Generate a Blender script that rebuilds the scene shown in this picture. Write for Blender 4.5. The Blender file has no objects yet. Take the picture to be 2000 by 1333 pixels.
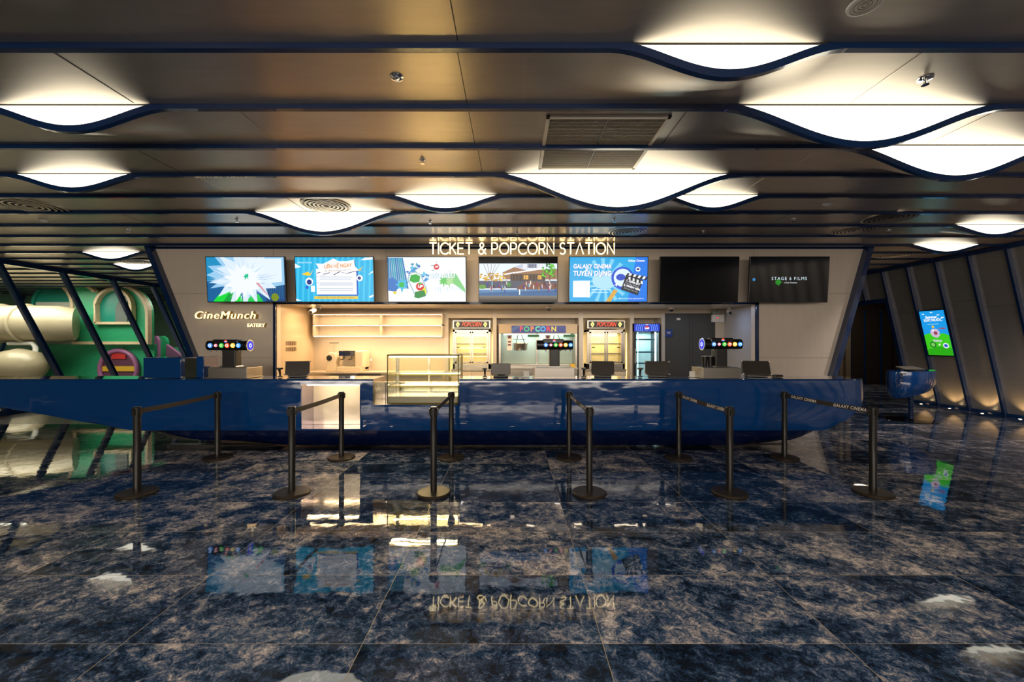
import bpy, bmesh, math, random
from mathutils import Vector, Matrix
random.seed(7)
C = bpy.context.scene.collection
PI = math.pi
# ------------------------------------------------------------------ camera, world, exposure
H, F, CX, CY = 1.52, 800.0, 1000.0, 667.0
cam = bpy.data.objects.new('camera', bpy.data.cameras.new('camera'))
C.objects.link(cam)
cam.location = (0, 0, H); cam.rotation_euler = (PI/2, 0, 0)
cam.data.sensor_width = 36; cam.data.lens = 36*F/2000
cam.data.clip_start = 0.05; cam.data.clip_end = 100
sc = bpy.context.scene
sc.camera = cam
sc.view_settings.view_transform = 'Standard'
sc.view_settings.look = 'None'
sc.view_settings.gamma = 1
sc.view_settings.exposure = 0.12
sc.view_settings.use_curve_mapping = False
sc.cycles.use_denoising = True
sc.cycles.max_bounces = 8
sc.cycles.diffuse_bounces = 3
sc.cycles.glossy_bounces = 5
sc.cycles.transparent_max_bounces = 12
sc.cycles.caustics_reflective = True
sc.cycles.sample_clamp_indirect = 4
w = bpy.data.worlds.new('world'); sc.world = w; w.use_nodes = True
w.node_tree.nodes['Background'].inputs[0].default_value = (0.55, 0.62, 0.8, 1)
w.node_tree.nodes['Background'].inputs[1].default_value = 0.03

def area(name, loc, size, energy, col, rot=(0, 0, 0), spread=None):
    l = bpy.data.lights.new(name, 'AREA'); l.shape = 'RECTANGLE'; l.size, l.size_y = size
    l.energy = energy; l.color = col
    if spread: l.spread = spread
    o = bpy.data.objects.new(name, l); o.location = loc; o.rotation_euler = rot; C.objects.link(o); return o
def spot(name, loc, target, energy, col, angle=60, blend=0.8, r=0.03):
    l = bpy.data.lights.new(name, 'SPOT'); l.energy = energy; l.color = col; l.spot_size = math.radians(angle)
    l.spot_blend = blend; l.shadow_soft_size = r
    o = bpy.data.objects.new(name, l); o.location = loc
    o.rotation_euler = (Vector(target)-Vector(loc)).to_track_quat('-Z', 'Y').to_euler(); C.objects.link(o); return o
WARM = (1, 0.70, 0.38); CREAM = (1, 0.86, 0.62); COOL = (0.75, 0.87, 1)
area('kitchen_lamp_warm', (-2.2, 8.5, 2.2), (4.2, 0.5), 95, (1, 0.66, 0.34))
area('kitchen_lamp_neutral', (1.6, 8.5, 2.2), (2.6, 0.5), 34, (1, 0.82, 0.6))
area('kitchen_lamp_cool', (4.1, 8.4, 2.2), (0.6, 0.4), 5, (0.45, 0.62, 1))
area('play_room_lamp', (-14.5, 11.5, 3.2), (4, 2), 260, (1, 0.93, 0.78))
area('play_room_lamp_inner', (-11.8, 14.6, 3.2), (2, 1), 60, (1, 0.93, 0.78))
area('lobby_lamp', (11.0, 12.8, 3.2), (1, 1), 40, (1, 0.8, 0.6))
area('hall_fill_right', (6.5, 3.0, 3.0), (2.5, 2.5), 34, (0.95, 0.93, 1.0), (0, -0.9, 0))  # added fill, tilted towards the leaning wall to brighten it
area('hall_fill_rear', (-1.5, -6.6, 2.5), (16, 1.4), 560, (1, 0.88, 0.74), (PI/2, 0, 0))  # broad ambient fill added behind the camera, not a fixture of the hall
for hx in (-4.6, -1.6, 1.4, 4.4):
    area('hall_fill_overhead', (hx, -0.6, 3.25), (0.35, 0.35), 46, (1, 0.88, 0.74))  # unseen fill added overhead for the floor and counter highlights
spot('hall_fill_far', (7.2, 6.8, 3.22), (7.6, 7.4, 0), 220, (1, 0.88, 0.8), 110, 1.0, 0.06)  # extra fill added to lift the dark floor at far right
for lx in (-3.2, 0, 3.2):
    spot('hall_downlight', (lx, 1.6, 3.2), (lx, 2.6, 0), 50, (1, 0.82, 0.58), 100, 1.0, 0.05)

# ------------------------------------------------------------------ materials
def new_mat(name):
    m = bpy.data.materials.new(name); m.use_nodes = True
    return m, m.node_tree, m.node_tree.nodes['Principled BSDF']
def mat(name, col, rough=0.5, metal=0.0, emit=0, ecol=None, noise=0.0, nscale=8, coat=0, bump=0, bscale=20, stretch=(1, 1, 1), spec=None, alpha=None):
    m, nt, b = new_mat(name); N = nt.nodes; L = nt.links
    col = tuple(col)+(1,) if len(col) == 3 else col
    b.inputs['Base Color'].default_value = col
    b.inputs['Roughness'].default_value = rough; b.inputs['Metallic'].default_value = metal
    if coat: b.inputs['Coat Weight'].default_value = coat; b.inputs['Coat Roughness'].default_value = 0.03
    if spec is not None: b.inputs['Specular IOR Level'].default_value = spec
    if emit:
        b.inputs['Emission Strength'].default_value = emit
        e = ecol or col[:3]; b.inputs['Emission Color'].default_value = (e[0], e[1], e[2], 1)
    tc = N.new('ShaderNodeTexCoord'); mp = N.new('ShaderNodeMapping'); mp.inputs['Scale'].default_value = stretch
    L.new(tc.outputs['Object'], mp.inputs['Vector'])
    nz = N.new('ShaderNodeTexNoise'); nz.inputs['Scale'].default_value = nscale; nz.inputs['Detail'].default_value = 4
    L.new(mp.outputs[0], nz.inputs['Vector'])
    if not emit or noise:
        mx = N.new('ShaderNodeMix'); mx.data_type = 'RGBA'; a = max(noise, 0.03)
        mx.inputs[6].default_value = tuple(max(0, c*(1-a)) for c in col[:3])+(1,)
        mx.inputs[7].default_value = tuple(min(1, c*(1+a)) for c in col[:3])+(1,)
        L.new(nz.outputs['Fac'], mx.inputs[0]); L.new(mx.outputs[2], b.inputs['Base Color'])
        if noise and emit: L.new(mx.outputs[2], b.inputs['Emission Color'])
    if bump:
        n2 = N.new('ShaderNodeTexNoise'); n2.inputs['Scale'].default_value = bscale; n2.inputs['Detail'].default_value = 1.5
        L.new(mp.outputs[0], n2.inputs['Vector'])
        bp = N.new('ShaderNodeBump'); bp.inputs['Strength'].default_value = 1; bp.inputs['Distance'].default_value = bump
        L.new(n2.outputs['Fac'], bp.inputs['Height']); L.new(bp.outputs[0], b.inputs['Normal'])
    return m
def emis(name, col, s=1.0):
    m, nt, b = new_mat(name)
    b.inputs['Base Color'].default_value = (0.02, 0.02, 0.02, 1); b.inputs['Roughness'].default_value = 0.3
    b.inputs['Emission Color'].default_value = (col[0], col[1], col[2], 1); b.inputs['Emission Strength'].default_value = s
    return m
_em = {}
def E(r, g, b_, s=1.0):
    """self-lit colour given in 0-255 display values"""
    k = (r, g, b_, s)
    if k not in _em:
        f = lambda v: (v/255/12.92 if v/255 <= 0.04045 else ((v/255+0.055)/1.055)**2.4)
        _em[k] = emis('lit_%02x%02x%02x' % (r, g, b_), (f(r), f(g), f(b_)), s)
    return _em[k]
def glass_mat(name, tint=(1, 1, 1), refl=0.12, rough=0.0, gcol=(1, 1, 1)):
    m = bpy.data.materials.new(name); m.use_nodes = True; nt = m.node_tree; N = nt.nodes; L = nt.links
    N.remove(N['Principled BSDF']); out = N['Material Output']
    t = N.new('ShaderNodeBsdfTransparent'); t.inputs[0].default_value = (*tint, 1)
    g = N.new('ShaderNodeBsdfGlossy'); g.inputs['Roughness'].default_value = rough; g.inputs[0].default_value = (*gcol, 1)
    lw = N.new('ShaderNodeFresnel'); lw.inputs[0].default_value = 1.45
    mu = N.new('ShaderNodeMath'); mu.operation = 'MULTIPLY_ADD'; mu.inputs[1].default_value = 1.0; mu.inputs[2].default_value = refl-0.04; mu.use_clamp = True
    ge = N.new('ShaderNodeNewGeometry'); m1 = N.new('ShaderNodeMath'); m1.operation = 'SUBTRACT'; m1.inputs[0].default_value = 1.0; L.new(ge.outputs['Backfacing'], m1.inputs[1])
    m2 = N.new('ShaderNodeMath'); m2.operation = 'MULTIPLY'; L.new(m1.outputs[0], m2.inputs[1])
    L.new(lw.outputs[0], mu.inputs[0]); L.new(mu.outputs[0], m2.inputs[0])
    mx = N.new('ShaderNodeMixShader'); L.new(m2.outputs[0], mx.inputs[0]); L.new(t.outputs[0], mx.inputs[1]); L.new(g.outputs[0], mx.inputs[2])
    L.new(mx.outputs[0], out.inputs[0])
    return m

M = {}
M['ceiling'] = mat('brushed_ceiling_metal', (0.58, 0.50, 0.41), 0.33, 0.88, noise=0.10, nscale=3, stretch=(1, 6, 1))
M['wall_metal'] = mat('satin_wall_metal', (0.58, 0.55, 0.52), 0.38, 0.75, noise=0.10, nscale=2.5, stretch=(1, 1, 5))
M['front_metal'] = mat('beige_wall_metal', (0.74, 0.64, 0.54), 0.42, 0.25, noise=0.06, nscale=2, stretch=(6, 1, 1))
M['seam'] = mat('panel_seam', (0.05, 0.045, 0.04), 0.5)
M['seam_light'] = mat('pale_joint_strip', (0.62, 0.55, 0.47), 0.3, 0.8)
M['navy'] = mat('navy_painted_metal', (0.003, 0.022, 0.085), 0.22, 0.0, coat=0.5)
M['hull'] = mat('glossy_royal_blue_lacquer', (0.003, 0.046, 0.19), 0.12, 0.0, coat=1.0, bump=0.02, bscale=2.2, stretch=(1, 1, 2.5), noise=0.1)
M['hull_top'] = mat('glossy_blue_counter_top', (0.005, 0.034, 0.14), 0.05, 0.0, coat=1.0, bump=0.002, bscale=6)
M['hull_dark'] = mat('dark_blue_kick', (0.002, 0.008, 0.05), 0.15, 0, coat=0.6)
M['steel'] = mat('brushed_stainless', (0.50, 0.46, 0.41), 0.27, 1.0, noise=0.08, nscale=4, stretch=(1, 1, 8))
M['mirror_steel'] = mat('polished_steel', (0.75, 0.7, 0.64), 0.10, 1.0, bump=0.004, bscale=5)
M['chrome'] = mat('chrome', (0.8, 0.8, 0.8), 0.08, 1.0)
M['black'] = mat('black_plastic', (0.012, 0.012, 0.013), 0.35)
M['post'] = mat('satin_black_metal', (0.016, 0.014, 0.012), 0.32, 0.3, coat=0.3)
M['post_base'] = mat('bronze_black_metal', (0.05, 0.038, 0.026), 0.42, 0.6)
M['belt'] = mat('black_belt_webbing', (0.03, 0.022, 0.018), 0.7, nscale=60, noise=0.2)
M['white_print'] = mat('pale_print', (0.9, 0.86, 0.8), 0.6)
M['screen_glass'] = mat('dark_screen_glass', (0.006, 0.007, 0.009), 0.09, 0, spec=0.6)
M['bezel'] = mat('tv_bezel', (0.008, 0.008, 0.01), 0.25)
M['kitchen'] = mat('cream_kitchen_panel', (0.58, 0.49, 0.38), 0.35, 0, noise=0.05, nscale=2)
M['kitchen_gray'] = mat('pale_grey_panel', (0.42, 0.42, 0.42), 0.4, noise=0.05)
M['dark_door'] = mat('charcoal_door_paint', (0.045, 0.047, 0.045), 0.45)
M['dark'] = mat('dark_lobby_panel', (0.022, 0.017, 0.014), 0.3)
M['olive'] = mat('olive_lobby_panel', (0.12, 0.10, 0.07), 0.4)
M['white'] = mat('white_enamel', (0.75, 0.73, 0.69), 0.35)
M['cream_plastic'] = mat('cream_plastic', (0.72, 0.62, 0.45), 0.3)
M['grille'] = mat('beige_grille_paint', (0.80, 0.70, 0.55), 0.5)
M['green'] = mat('green_play_panel', (0.03, 0.36, 0.17), 0.35)
M['teal'] = mat('teal_play_panel', (0.01, 0.24, 0.18), 0.35)
M['plywood'] = mat('plywood_edge', (0.72, 0.55, 0.36), 0.5, noise=0.12, nscale=10)
M['purple'] = mat('lilac_play_panel', (0.36, 0.13, 0.30), 0.45)
M['slide'] = mat('cream_slide_shell', (0.38, 0.32, 0.22), 0.3)
M['red'] = mat('red_play_pad', (0.55, 0.03, 0.03), 0.5); M['yellow'] = mat('yellow_play_pad', (0.7, 0.42, 0.03), 0.5)
M['plum'] = mat('plum_play_pad', (0.12, 0.04, 0.08), 0.5)
M['clear'] = glass_mat('clear_pane', (0.94, 0.97, 0.95), 0.09)
M['case_glass'] = glass_mat('display_case_glass', (0.97, 0.98, 0.93), 0.04)
M['brass'] = mat('brass_edge', (0.55, 0.42, 0.12), 0.25, 1.0)
M['sink'] = mat('dark_steel', (0.16, 0.15, 0.14), 0.3, 1.0)
M['lens'] = emis('backlit_diffuser', (1, 0.94, 0.76), 3.6)
M['neon'] = emis('warm_neon', (1, 0.80, 0.44), 8.0)
M['neon_soft'] = emis('warm_letter_face', (1, 0.80, 0.44), 1.6)
M['neon_side'] = emis('amber_letter_side', (1, 0.62, 0.18), 1.6)
M['led'] = emis('warm_led', (1, 0.74, 0.42), 22)
M['led_case'] = emis('case_led', (1, 0.68, 0.32), 60)

def brushed(m, vec, an):
    nt = m.node_tree; b = nt.nodes['Principled BSDF']; b.inputs['Anisotropic'].default_value = an
    c = nt.nodes.new('ShaderNodeCombineXYZ')
    for i in range(3): c.inputs[i].default_value = vec[i]
    nt.links.new(c.outputs[0], b.inputs['Tangent'])
brushed(M['ceiling'], (0, 1, 0), 0.78); brushed(M['wall_metal'], (0, 0, 1), 0.8)
# --- marble floor
def floor_mat(name, dark=False):
    m, nt, b = new_mat(name); N = nt.nodes; L = nt.links
    tc = N.new('ShaderNodeTexCoord'); sep = N.new('ShaderNodeSeparateXYZ'); L.new(tc.outputs['Object'], sep.inputs[0])
    def mth(op, a, b_=None, c=None):
        n = N.new('ShaderNodeMath'); n.operation = op
        for i, v in enumerate((a, b_, c)):
            if v is None: continue
            if hasattr(v, 'links'): L.new(v, n.inputs[i])
            else: n.inputs[i].default_value = v
        return n.outputs[0]
    TX, TY, X0, Y0 = 1.205, 0.603, 0.455, 2.054
    fx = mth('DIVIDE', mth('SUBTRACT', sep.outputs[0], X0), TX); fy = mth('DIVIDE', mth('SUBTRACT', sep.outputs[1], Y0), TY)
    ix = mth('FLOOR', fx); iy = mth('FLOOR', fy)
    cmb = N.new('ShaderNodeCombineXYZ'); L.new(ix, cmb.inputs[0]); L.new(iy, cmb.inputs[1])
    wn = N.new('ShaderNodeTexWhiteNoise'); L.new(cmb.outputs[0], wn.inputs['Vector'])
    sc_ = N.new('ShaderNodeVectorMath'); sc_.operation = 'SCALE'; sc_.inputs['Scale'].default_value = 30; L.new(wn.outputs['Color'], sc_.inputs[0])
    ad = N.new('ShaderNodeVectorMath'); ad.operation = 'ADD'; L.new(tc.outputs['Object'], ad.inputs[0]); L.new(sc_.outputs[0], ad.inputs[1])
    mp = N.new('ShaderNodeMapping'); mp.inputs['Scale'].default_value = (1, 1.15, 1); mp.inputs['Rotation'].default_value = (0, 0, 0.5); L.new(ad.outputs[0], mp.inputs[0])
    big = N.new('ShaderNodeTexNoise'); big.inputs['Scale'].default_value = 2.6; big.inputs['Detail'].default_value = 6; big.inputs['Distortion'].default_value = 1.4; L.new(mp.outputs[0], big.inputs['Vector'])
    fine = N.new('ShaderNodeTexNoise'); fine.inputs['Scale'].default_value = 17; fine.inputs['Detail'].default_value = 10; fine.inputs['Roughness'].default_value = 0.8; fine.inputs['Distortion'].default_value = 0.7; L.new(mp.outputs[0], fine.inputs['Vector'])
    grit = N.new('ShaderNodeTexNoise'); grit.inputs['Scale'].default_value = 90; grit.inputs['Detail'].default_value = 3; L.new(mp.outputs[0], grit.inputs['Vector'])
    s = mth('ADD', mth('MULTIPLY', big.outputs['Fac'], 0.45), mth('MULTIPLY', fine.outputs['Fac'], 0.75))
    s = mth('ADD', s, mth('MULTIPLY', mth('SUBTRACT', grit.outputs['Fac'], 0.5), 0.16))
    s = mth('ADD', s, mth('MULTIPLY', mth('SUBTRACT', wn.outputs['Value'], 0.5), 0.10))
    r = N.new('ShaderNodeValToRGB'); L.new(s, r.inputs[0]); cr = r.color_ramp
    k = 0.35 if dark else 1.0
    stops = [(0.49, (0.005, 0.008, 0.015)), (0.56, (0.013, 0.030, 0.068)), (0.61, (0.042, 0.074, 0.14)), (0.67, (0.195, 0.19, 0.215)), (0.76, (0.60, 0.53, 0.50))]
    while len(cr.elements) < len(stops): cr.elements.new(0.5)
    for e, (p, c) in zip(cr.elements, stops): e.position = p; e.color = (c[0]*k, c[1]*k, c[2]*k, 1)
    def line(f, half):
        d = mth('ABSOLUTE', mth('SUBTRACT', mth('FRACT', mth('ADD', f, 0.5)), 0.5)); return mth('LESS_THAN', d, half)
    g = mth('MAXIMUM', line(fx, 0.0017/TX), line(fy, 0.0013/TY))
    mx = N.new('ShaderNodeMix'); mx.data_type = 'RGBA'; L.new(g, mx.inputs[0]); L.new(r.outputs[0], mx.inputs[6]); mx.inputs[7].default_value = (0.30*k, 0.23*k, 0.15*k, 1)
    L.new(mx.outputs[2], b.inputs['Base Color'])
    L.new(mth('ADD', mth('MULTIPLY', g, 0.4), mth('ADD', mth('MULTIPLY', fine.outputs['Fac'], 0.06), 0.0)), b.inputs['Roughness'])
    b.inputs['IOR'].default_value = 1.46
    n3 = N.new('ShaderNodeTexNoise'); n3.inputs['Scale'].default_value = 5; n3.inputs['Detail'].default_value = 2; L.new(tc.outputs['Object'], n3.inputs['Vector'])
    bp = N.new('ShaderNodeBump'); bp.inputs['Distance'].default_value = 0.0008; L.new(n3.outputs['Fac'], bp.inputs['Height']); L.new(bp.outputs[0], b.inputs['Normal'])
    return m
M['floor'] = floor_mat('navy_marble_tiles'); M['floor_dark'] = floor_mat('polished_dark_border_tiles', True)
M['floor_play'] = mat('grey_play_floor', (0.22, 0.20, 0.17), 0.15)

# ------------------------------------------------------------------ mesh helpers
def P(x, y, D): return Vector(((x-CX)/F*D, D, H-(y-CY)/F*D))
def X_(x, D): return (x-CX)/F*D
def Z_(y, D): return H-(y-CY)/F*D
class MB:
    def __init__(s): s.v = []; s.f = []; s.mi = []; s.mats = []; s.m = 0
    def use(s, m):
        if m not in s.mats: s.mats.append(m)
        s.m = s.mats.index(m); return s
    def face(s, idx): s.f.append(tuple(idx)); s.mi.append(s.m)
    def poly(s, pts):
        n = len(s.v); s.v += [Vector(p) for p in pts]; s.face(range(n, n+len(pts))); return s
    def hexa(s, p):   # 8 points: bottom 4 ccw, top 4 ccw
        n = len(s.v); s.v += [Vector(q) for q in p]
        for q in ((3, 2, 1, 0), (4, 5, 6, 7), (0, 1, 5, 4), (1, 2, 6, 5), (2, 3, 7, 6), (3, 0, 4, 7)): s.face([n+i for i in q])
        return s
    def box(s, x0, x1, y0, y1, z0, z1):
        return s.hexa([(x0, y0, z0), (x1, y0, z0), (x1, y1, z0), (x0, y1, z0), (x0, y0, z1), (x1, y0, z1), (x1, y1, z1), (x0, y1, z1)])
    def bar(s, a, b, wx, wy, up=None):   # rectangular bar from a to b
        a, b = Vector(a), Vector(b); d = (b-a).normalized(); u = Vector(up) if up else (Vector((0, 1, 0)) if abs(d.y) < 0.9 else Vector((1, 0, 0)))
        r = d.cross(u).normalized(); u = r.cross(d).normalized(); r *= wx/2; u *= wy/2
        return s.hexa([a-r-u, a+r-u, a+r+u, a-r+u, b-r-u, b+r-u, b+r+u, b-r+u])
    def tube(s, pts, r, n=10, cap=True, closed=False):
        pts = [Vector(p) for p in pts]; rr = r if isinstance(r, (list, tuple)) else [r]*len(pts); N0 = len(s.v); L_ = len(pts)
        ref = None
        for i, p in enumerate(pts):
            if closed: d = pts[(i+1) % L_]-pts[i-1]
            else: d = pts[min(i+1, L_-1)]-pts[max(i-1, 0)]
            d.normalize()
            if ref is None: ref = d.orthogonal().normalized()
            ref = (ref-d*ref.dot(d)).normalized(); bn = d.cross(ref)
            for k in range(n):
                a = 2*PI*k/n; s.v.append(p+(ref*math.cos(a)+bn*math.sin(a))*rr[i])
        for i in range(L_ if closed else L_-1):
            j = (i+1) % L_
            for k in range(n): s.face((N0+i*n+k, N0+i*n+(k+1) % n, N0+j*n+(k+1) % n, N0+j*n+k))
        if cap and not closed:
            s.face([N0+k for k in range(n)][::-1]); s.face([N0+(L_-1)*n+k for k in range(n)])
        return s
    def cyl(s, a, b, r0, r1=None, n=20): return s.tube([a, b], [r0, r0 if r1 is None else r1], n)
    def lathe(s, prof, c=(0, 0, 0), axis='z', n=28, cap=True):
        N0 = len(s.v); c = Vector(c)
        for r, h in prof:
            for k in range(n):
                a = 2*PI*k/n; x, y = r*math.cos(a), r*math.sin(a)
                s.v.append(c+(Vector((x, y, h)) if axis == 'z' else Vector((x, -h, y)) if axis == 'y' else Vector((h, x, y))))
        for i in range(len(prof)-1):
            for k in range(n): s.face((N0+i*n+k, N0+i*n+(k+1) % n, N0+(i+1)*n+(k+1) % n, N0+(i+1)*n+k))
        if cap: s.face([N0+k for k in range(n)][::-1]); s.face([N0+(len(prof)-1)*n+k for k in range(n)])
        return s
    def prism(s, pts, y0, y1):  # pts (x,z) polygon extruded along y
        n = len(s.v); k = len(pts); s.v += [Vector((x, y0, z)) for x, z in pts]+[Vector((x, y1, z)) for x, z in pts]
        s.face(range(n, n+k)); s.face(range(n+2*k-1, n+k-1, -1))
        for i in range(k): j = (i+1) % k; s.face((n+i, n+k+i, n+k+j, n+j))
        return s
    def mesh(s, me, mtx):
        n = len(s.v); s.v += [mtx @ v.co for v in me.vertices]
        for p in me.polygons: s.face([n+i for i in p.vertices])
        return s
def mk(name, mb, m, parent=None, loc=None, smooth=None, bevel=0, solid=0):
    me = bpy.data.meshes.new(name)
    me.from_pydata([tuple(v) for v in mb.v], [], mb.f)
    if mb.mats:
        for x in mb.mats: me.materials.append(x if not isinstance(x, str) else M[x])
        me.polygons.foreach_set('material_index', mb.mi)
    else: me.materials.append(M[m] if isinstance(m, str) else m)
    bm = bmesh.new(); bm.from_mesh(me); bmesh.ops.recalc_face_normals(bm, faces=bm.faces); bm.to_mesh(me); bm.free()
    if smooth is not None:
        me.polygons.foreach_set('use_smooth', [True]*len(me.polygons)); me.set_sharp_from_angle(angle=math.radians(smooth))
    o = bpy.data.objects.new(name, me); C.objects.link(o)
    if parent: o.parent = parent
    if loc: o.location = loc
    if bevel:
        bv = o.modifiers.new('edge', 'BEVEL'); bv.width = bevel; bv.segments = 2; bv.limit_method = 'ANGLE'
    return o
def tag(o, label, cat, group=None, kind=None):
    if label: o['label'] = label
    if cat: o['category'] = cat
    if group: o['group'] = group
    if kind: o['kind'] = kind
    return o
def thing(name, label, cat, loc=(0, 0, 0), rot=(0, 0, 0), group=None):
    o = bpy.data.objects.new(name, None); o.empty_display_size = 0.1; C.objects.link(o)
    o.location = loc; o.rotation_euler = rot; return tag(o, label, cat, group)
def struct(name, mb, m, **k):
    o = mk(name, mb, m, **k); o['kind'] = 'structure'; return o
def dup(root, loc, label=None, rot=None, skip=()):
    r = root.copy(); C.objects.link(r); r.location = loc
    if rot: r.rotation_euler = rot
    if label: r['label'] = label
    for ch in list(root.children):
        if ch.name.split('.')[0] in skip: continue
        c = ch.copy(); C.objects.link(c); c.parent = r
        for g in ch.children:
            d = g.copy(); C.objects.link(d); d.parent = c
    return r
def text_mesh(body, size, extrude=0.0, shear=0.0, align='CENTER', space=1.0, offset=0.0):
    cu = bpy.data.curves.new('t', 'FONT'); cu.body = body; cu.size = size; cu.extrude = extrude; cu.shear = shear
    cu.align_x = align; cu.align_y = 'CENTER'; cu.space_character = space; cu.offset = offset; cu.resolution_u = 3
    o = bpy.data.objects.new('t', cu); C.objects.link(o); dg = bpy.context.evaluated_depsgraph_get(); dg.update()
    me = bpy.data.meshes.new_from_object(o.evaluated_get(dg)); bpy.data.objects.remove(o); bpy.data.curves.remove(cu)
    return me
FACE = Matrix.Rotation(PI/2, 4, 'X')   # text plane turned to face -Y
class Pic(MB):
    """flat printed / lit picture: u,v in 0..1 of a w x h rectangle, lying in the xz plane facing -y"""
    def __init__(s, w_, h_): super().__init__(); s.w = w_; s.h = h_; s.k = 0
    def pt(s, u, v): return Vector(((u-0.5)*s.w, -s.k*0.0005, (v-0.5)*s.h))
    def pg(s, m, pts):
        for ax, lim, sg in ((0, 0.0, 1), (0, 1.0, -1), (1, 0.0, 1), (1, 1.0, -1)):
            out = []
            for i, a_ in enumerate(pts):
                b_ = pts[i-1]; ia, ib = (a_[ax]-lim)*sg >= 0, (b_[ax]-lim)*sg >= 0
                if ia != ib: q = (lim-b_[ax])/(a_[ax]-b_[ax]); out.append((b_[0]+(a_[0]-b_[0])*q, b_[1]+(a_[1]-b_[1])*q))
                if ia: out.append(a_)
            pts = out
            if len(pts) < 3: return s
        s.k += 1; s.use(m); s.poly([s.pt(u, v) for u, v in pts]); return s
    def rc(s, m, u0, v0, u1, v1): return s.pg(m, [(u0, v0), (u1, v0), (u1, v1), (u0, v1)])
    def el(s, m, u, v, ru, rv=None, n=20, rot=0):
        rv = ru*s.w/s.h if rv is None else rv; pts = []
        for i in range(n):
            a = 2*PI*i/n; x, y = ru*s.w*math.cos(a), rv*s.h*math.sin(a)
            pts.append((u+(x*math.cos(rot)-y*math.sin(rot))/s.w, v+(x*math.sin(rot)+y*math.cos(rot))/s.h))
        return s.pg(m, pts)
    def tx(s, m, body, u, v, hgt, shear=0, align='CENTER', space=1.0, off=0.0, rot=0, wd=None):
        s.k += 1; s.use(m); me = text_mesh(body, hgt*s.h*1.35, 0, shear, align, space, off*s.h)
        if wd: sx_ = wd*s.w/(max(q.co.x for q in me.vertices)-min(q.co.x for q in me.vertices)); me.transform(Matrix.Diagonal((sx_, 1, 1, 1)))
        s.mesh(me, Matrix.Translation(s.pt(u, v)) @ FACE @ Matrix.Rotation(rot, 4, 'Z')); bpy.data.meshes.remove(me); return s
    def star(s, m, u, v, r0, r1, n, jit=0.3):
        pts = []
        for i in range(2*n):
            a = PI*i/n; r = (r1 if i % 2 == 0 else r0)*(1+random.uniform(-jit, jit)); pts.append((u+r*math.cos(a), v+r*math.sin(a)*s.w/s.h))
        return s.pg(m, pts)

# ------------------------------------------------------------------ setting: floor
ZC = H+1.80           # ceiling height
BD = [2.483+0.64*k for k in range(-14, 25)]   # rib planes
def bar_D(k): return 2.483+0.64*k
fl = MB(); fl.poly([(-20, -7, 0), (15, -7, 0), (15, 5.68, 0), (-20, 5.68, 0)])
fl.poly([(3.9, 5.68, 0), (15, 5.68, 0), (15, 18, 0), (3.9, 18, 0)])
struct('floor', fl, 'floor')
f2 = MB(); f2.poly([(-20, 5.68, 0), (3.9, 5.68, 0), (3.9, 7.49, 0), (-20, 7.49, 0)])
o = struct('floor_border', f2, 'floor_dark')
f3 = MB(); f3.poly([(-20, 7.49, 0), (3.9, 7.49, 0), (3.9, 18, 0), (-20, 18, 0)])
struct('floor_play_room', f3, 'floor_play')

# ------------------------------------------------------------------ setting: ceiling of wavy metal strips
# (rib index, centre X px, half width px, dip m, label)
LENS = [
 (0, 1422, 232, 0.175, 'white glowing lens light cut in the ceiling rib closest overhead'),
 (1, 140, 190, 0.175, 'white glowing lens light at the left edge of the second ceiling rib'),
 (1, 1685, 285, 0.295, 'widest white lens light on the second ceiling rib, right side'),
 (2, 1862, 225, 0.295, 'white lens light on the third rib, overlapping behind the widest one'),
 (3, 145, 140, 0.165, 'small white lens light on the fourth rib, below the upper left one'),
 (3, 1205, 250, 0.375, 'deepest white lens light, hanging just behind the square ceiling vent'),
 (4, 870, 125, 0.18, 'white lens light between the round diffuser and the deepest lens light'),
 (4, 1392, 112, 0.17, 'small white lens light tucked behind the deepest one, right of it'),
 (5, 632, 158, 0.295, 'white lens light around the round diffuser above the second screen'),
 (6, 1940, 95, 0.165, 'white lens light far right, nearer of the two before the leaning wall'),
 (8, 1846, 82, 0.15, 'white lens light far right, farther of the two before the leaning wall'),
 (9, 218, 72, 0.155, 'white lens light left of the slanted blue pillar, nearer of two'),
 (11, 266, 56, 0.15, 'white lens light beside the slanted blue pillar, farther of two'),
]
LW = []   # world: k, cx, half, dip
for k, cx, hw, dp, lb in LENS:
    D = bar_D(k); LW.append((k, X_(cx, D), hw/F*D, dp, lb))
for k, cx, hw, dp in ((-3, -2.2, 0.9, 0.25), (-6, 1.8, 1.0, 0.28), (-8, -4.5, 0.9, 0.2), (-4, 4.2, 0.8, 0.2)):
    LW.append((k, cx, hw, dp, None))
def dip(k, x):
    d = 0
    for kk, cx, hw, dp, lb in LW:
        if kk == k and abs(x-cx) < hw:
            t = 0.5*(1+math.cos(PI*(x-cx)/hw)); d = max(d, dp*(t**0.92))
    return d
def xs_for(k, x0=-19.0, x1=9.3):
    xs = set([x0, x1]); x = x0
    while x < x1: xs.add(round(x, 3)); x += 1.2
    for kk, cx, hw, dp, lb in LW:
        if kk == k:
            for i in range(49): xs.add(round(min(x1, cx-hw+2*hw*i/48), 4))
    return sorted(xs)
cm = MB()
K0, K1 = -14, 24
for k in range(K0, K1):
    D0, D1 = bar_D(k), bar_D(k+1); x1 = 9.3 if D0 < 10 else 14.0
    xs = xs_for(k, x1=x1); R = 7; n0 = len(cm.v)
    for x in xs:
        d = dip(k, x)
        for r in range(R):
            s = r/(R-1); cm.v.append(Vector((x, D0+(D1-D0)*s, ZC-d*0.5*(1+math.cos(PI*min(1, s*1.15))))))
    for i in range(len(xs)-1):
        for r in range(R-1): a = n0+i*R+r; cm.face((a, a+R, a+R+1, a+1))
struct('ceiling', cm, 'ceiling', smooth=40)
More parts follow.
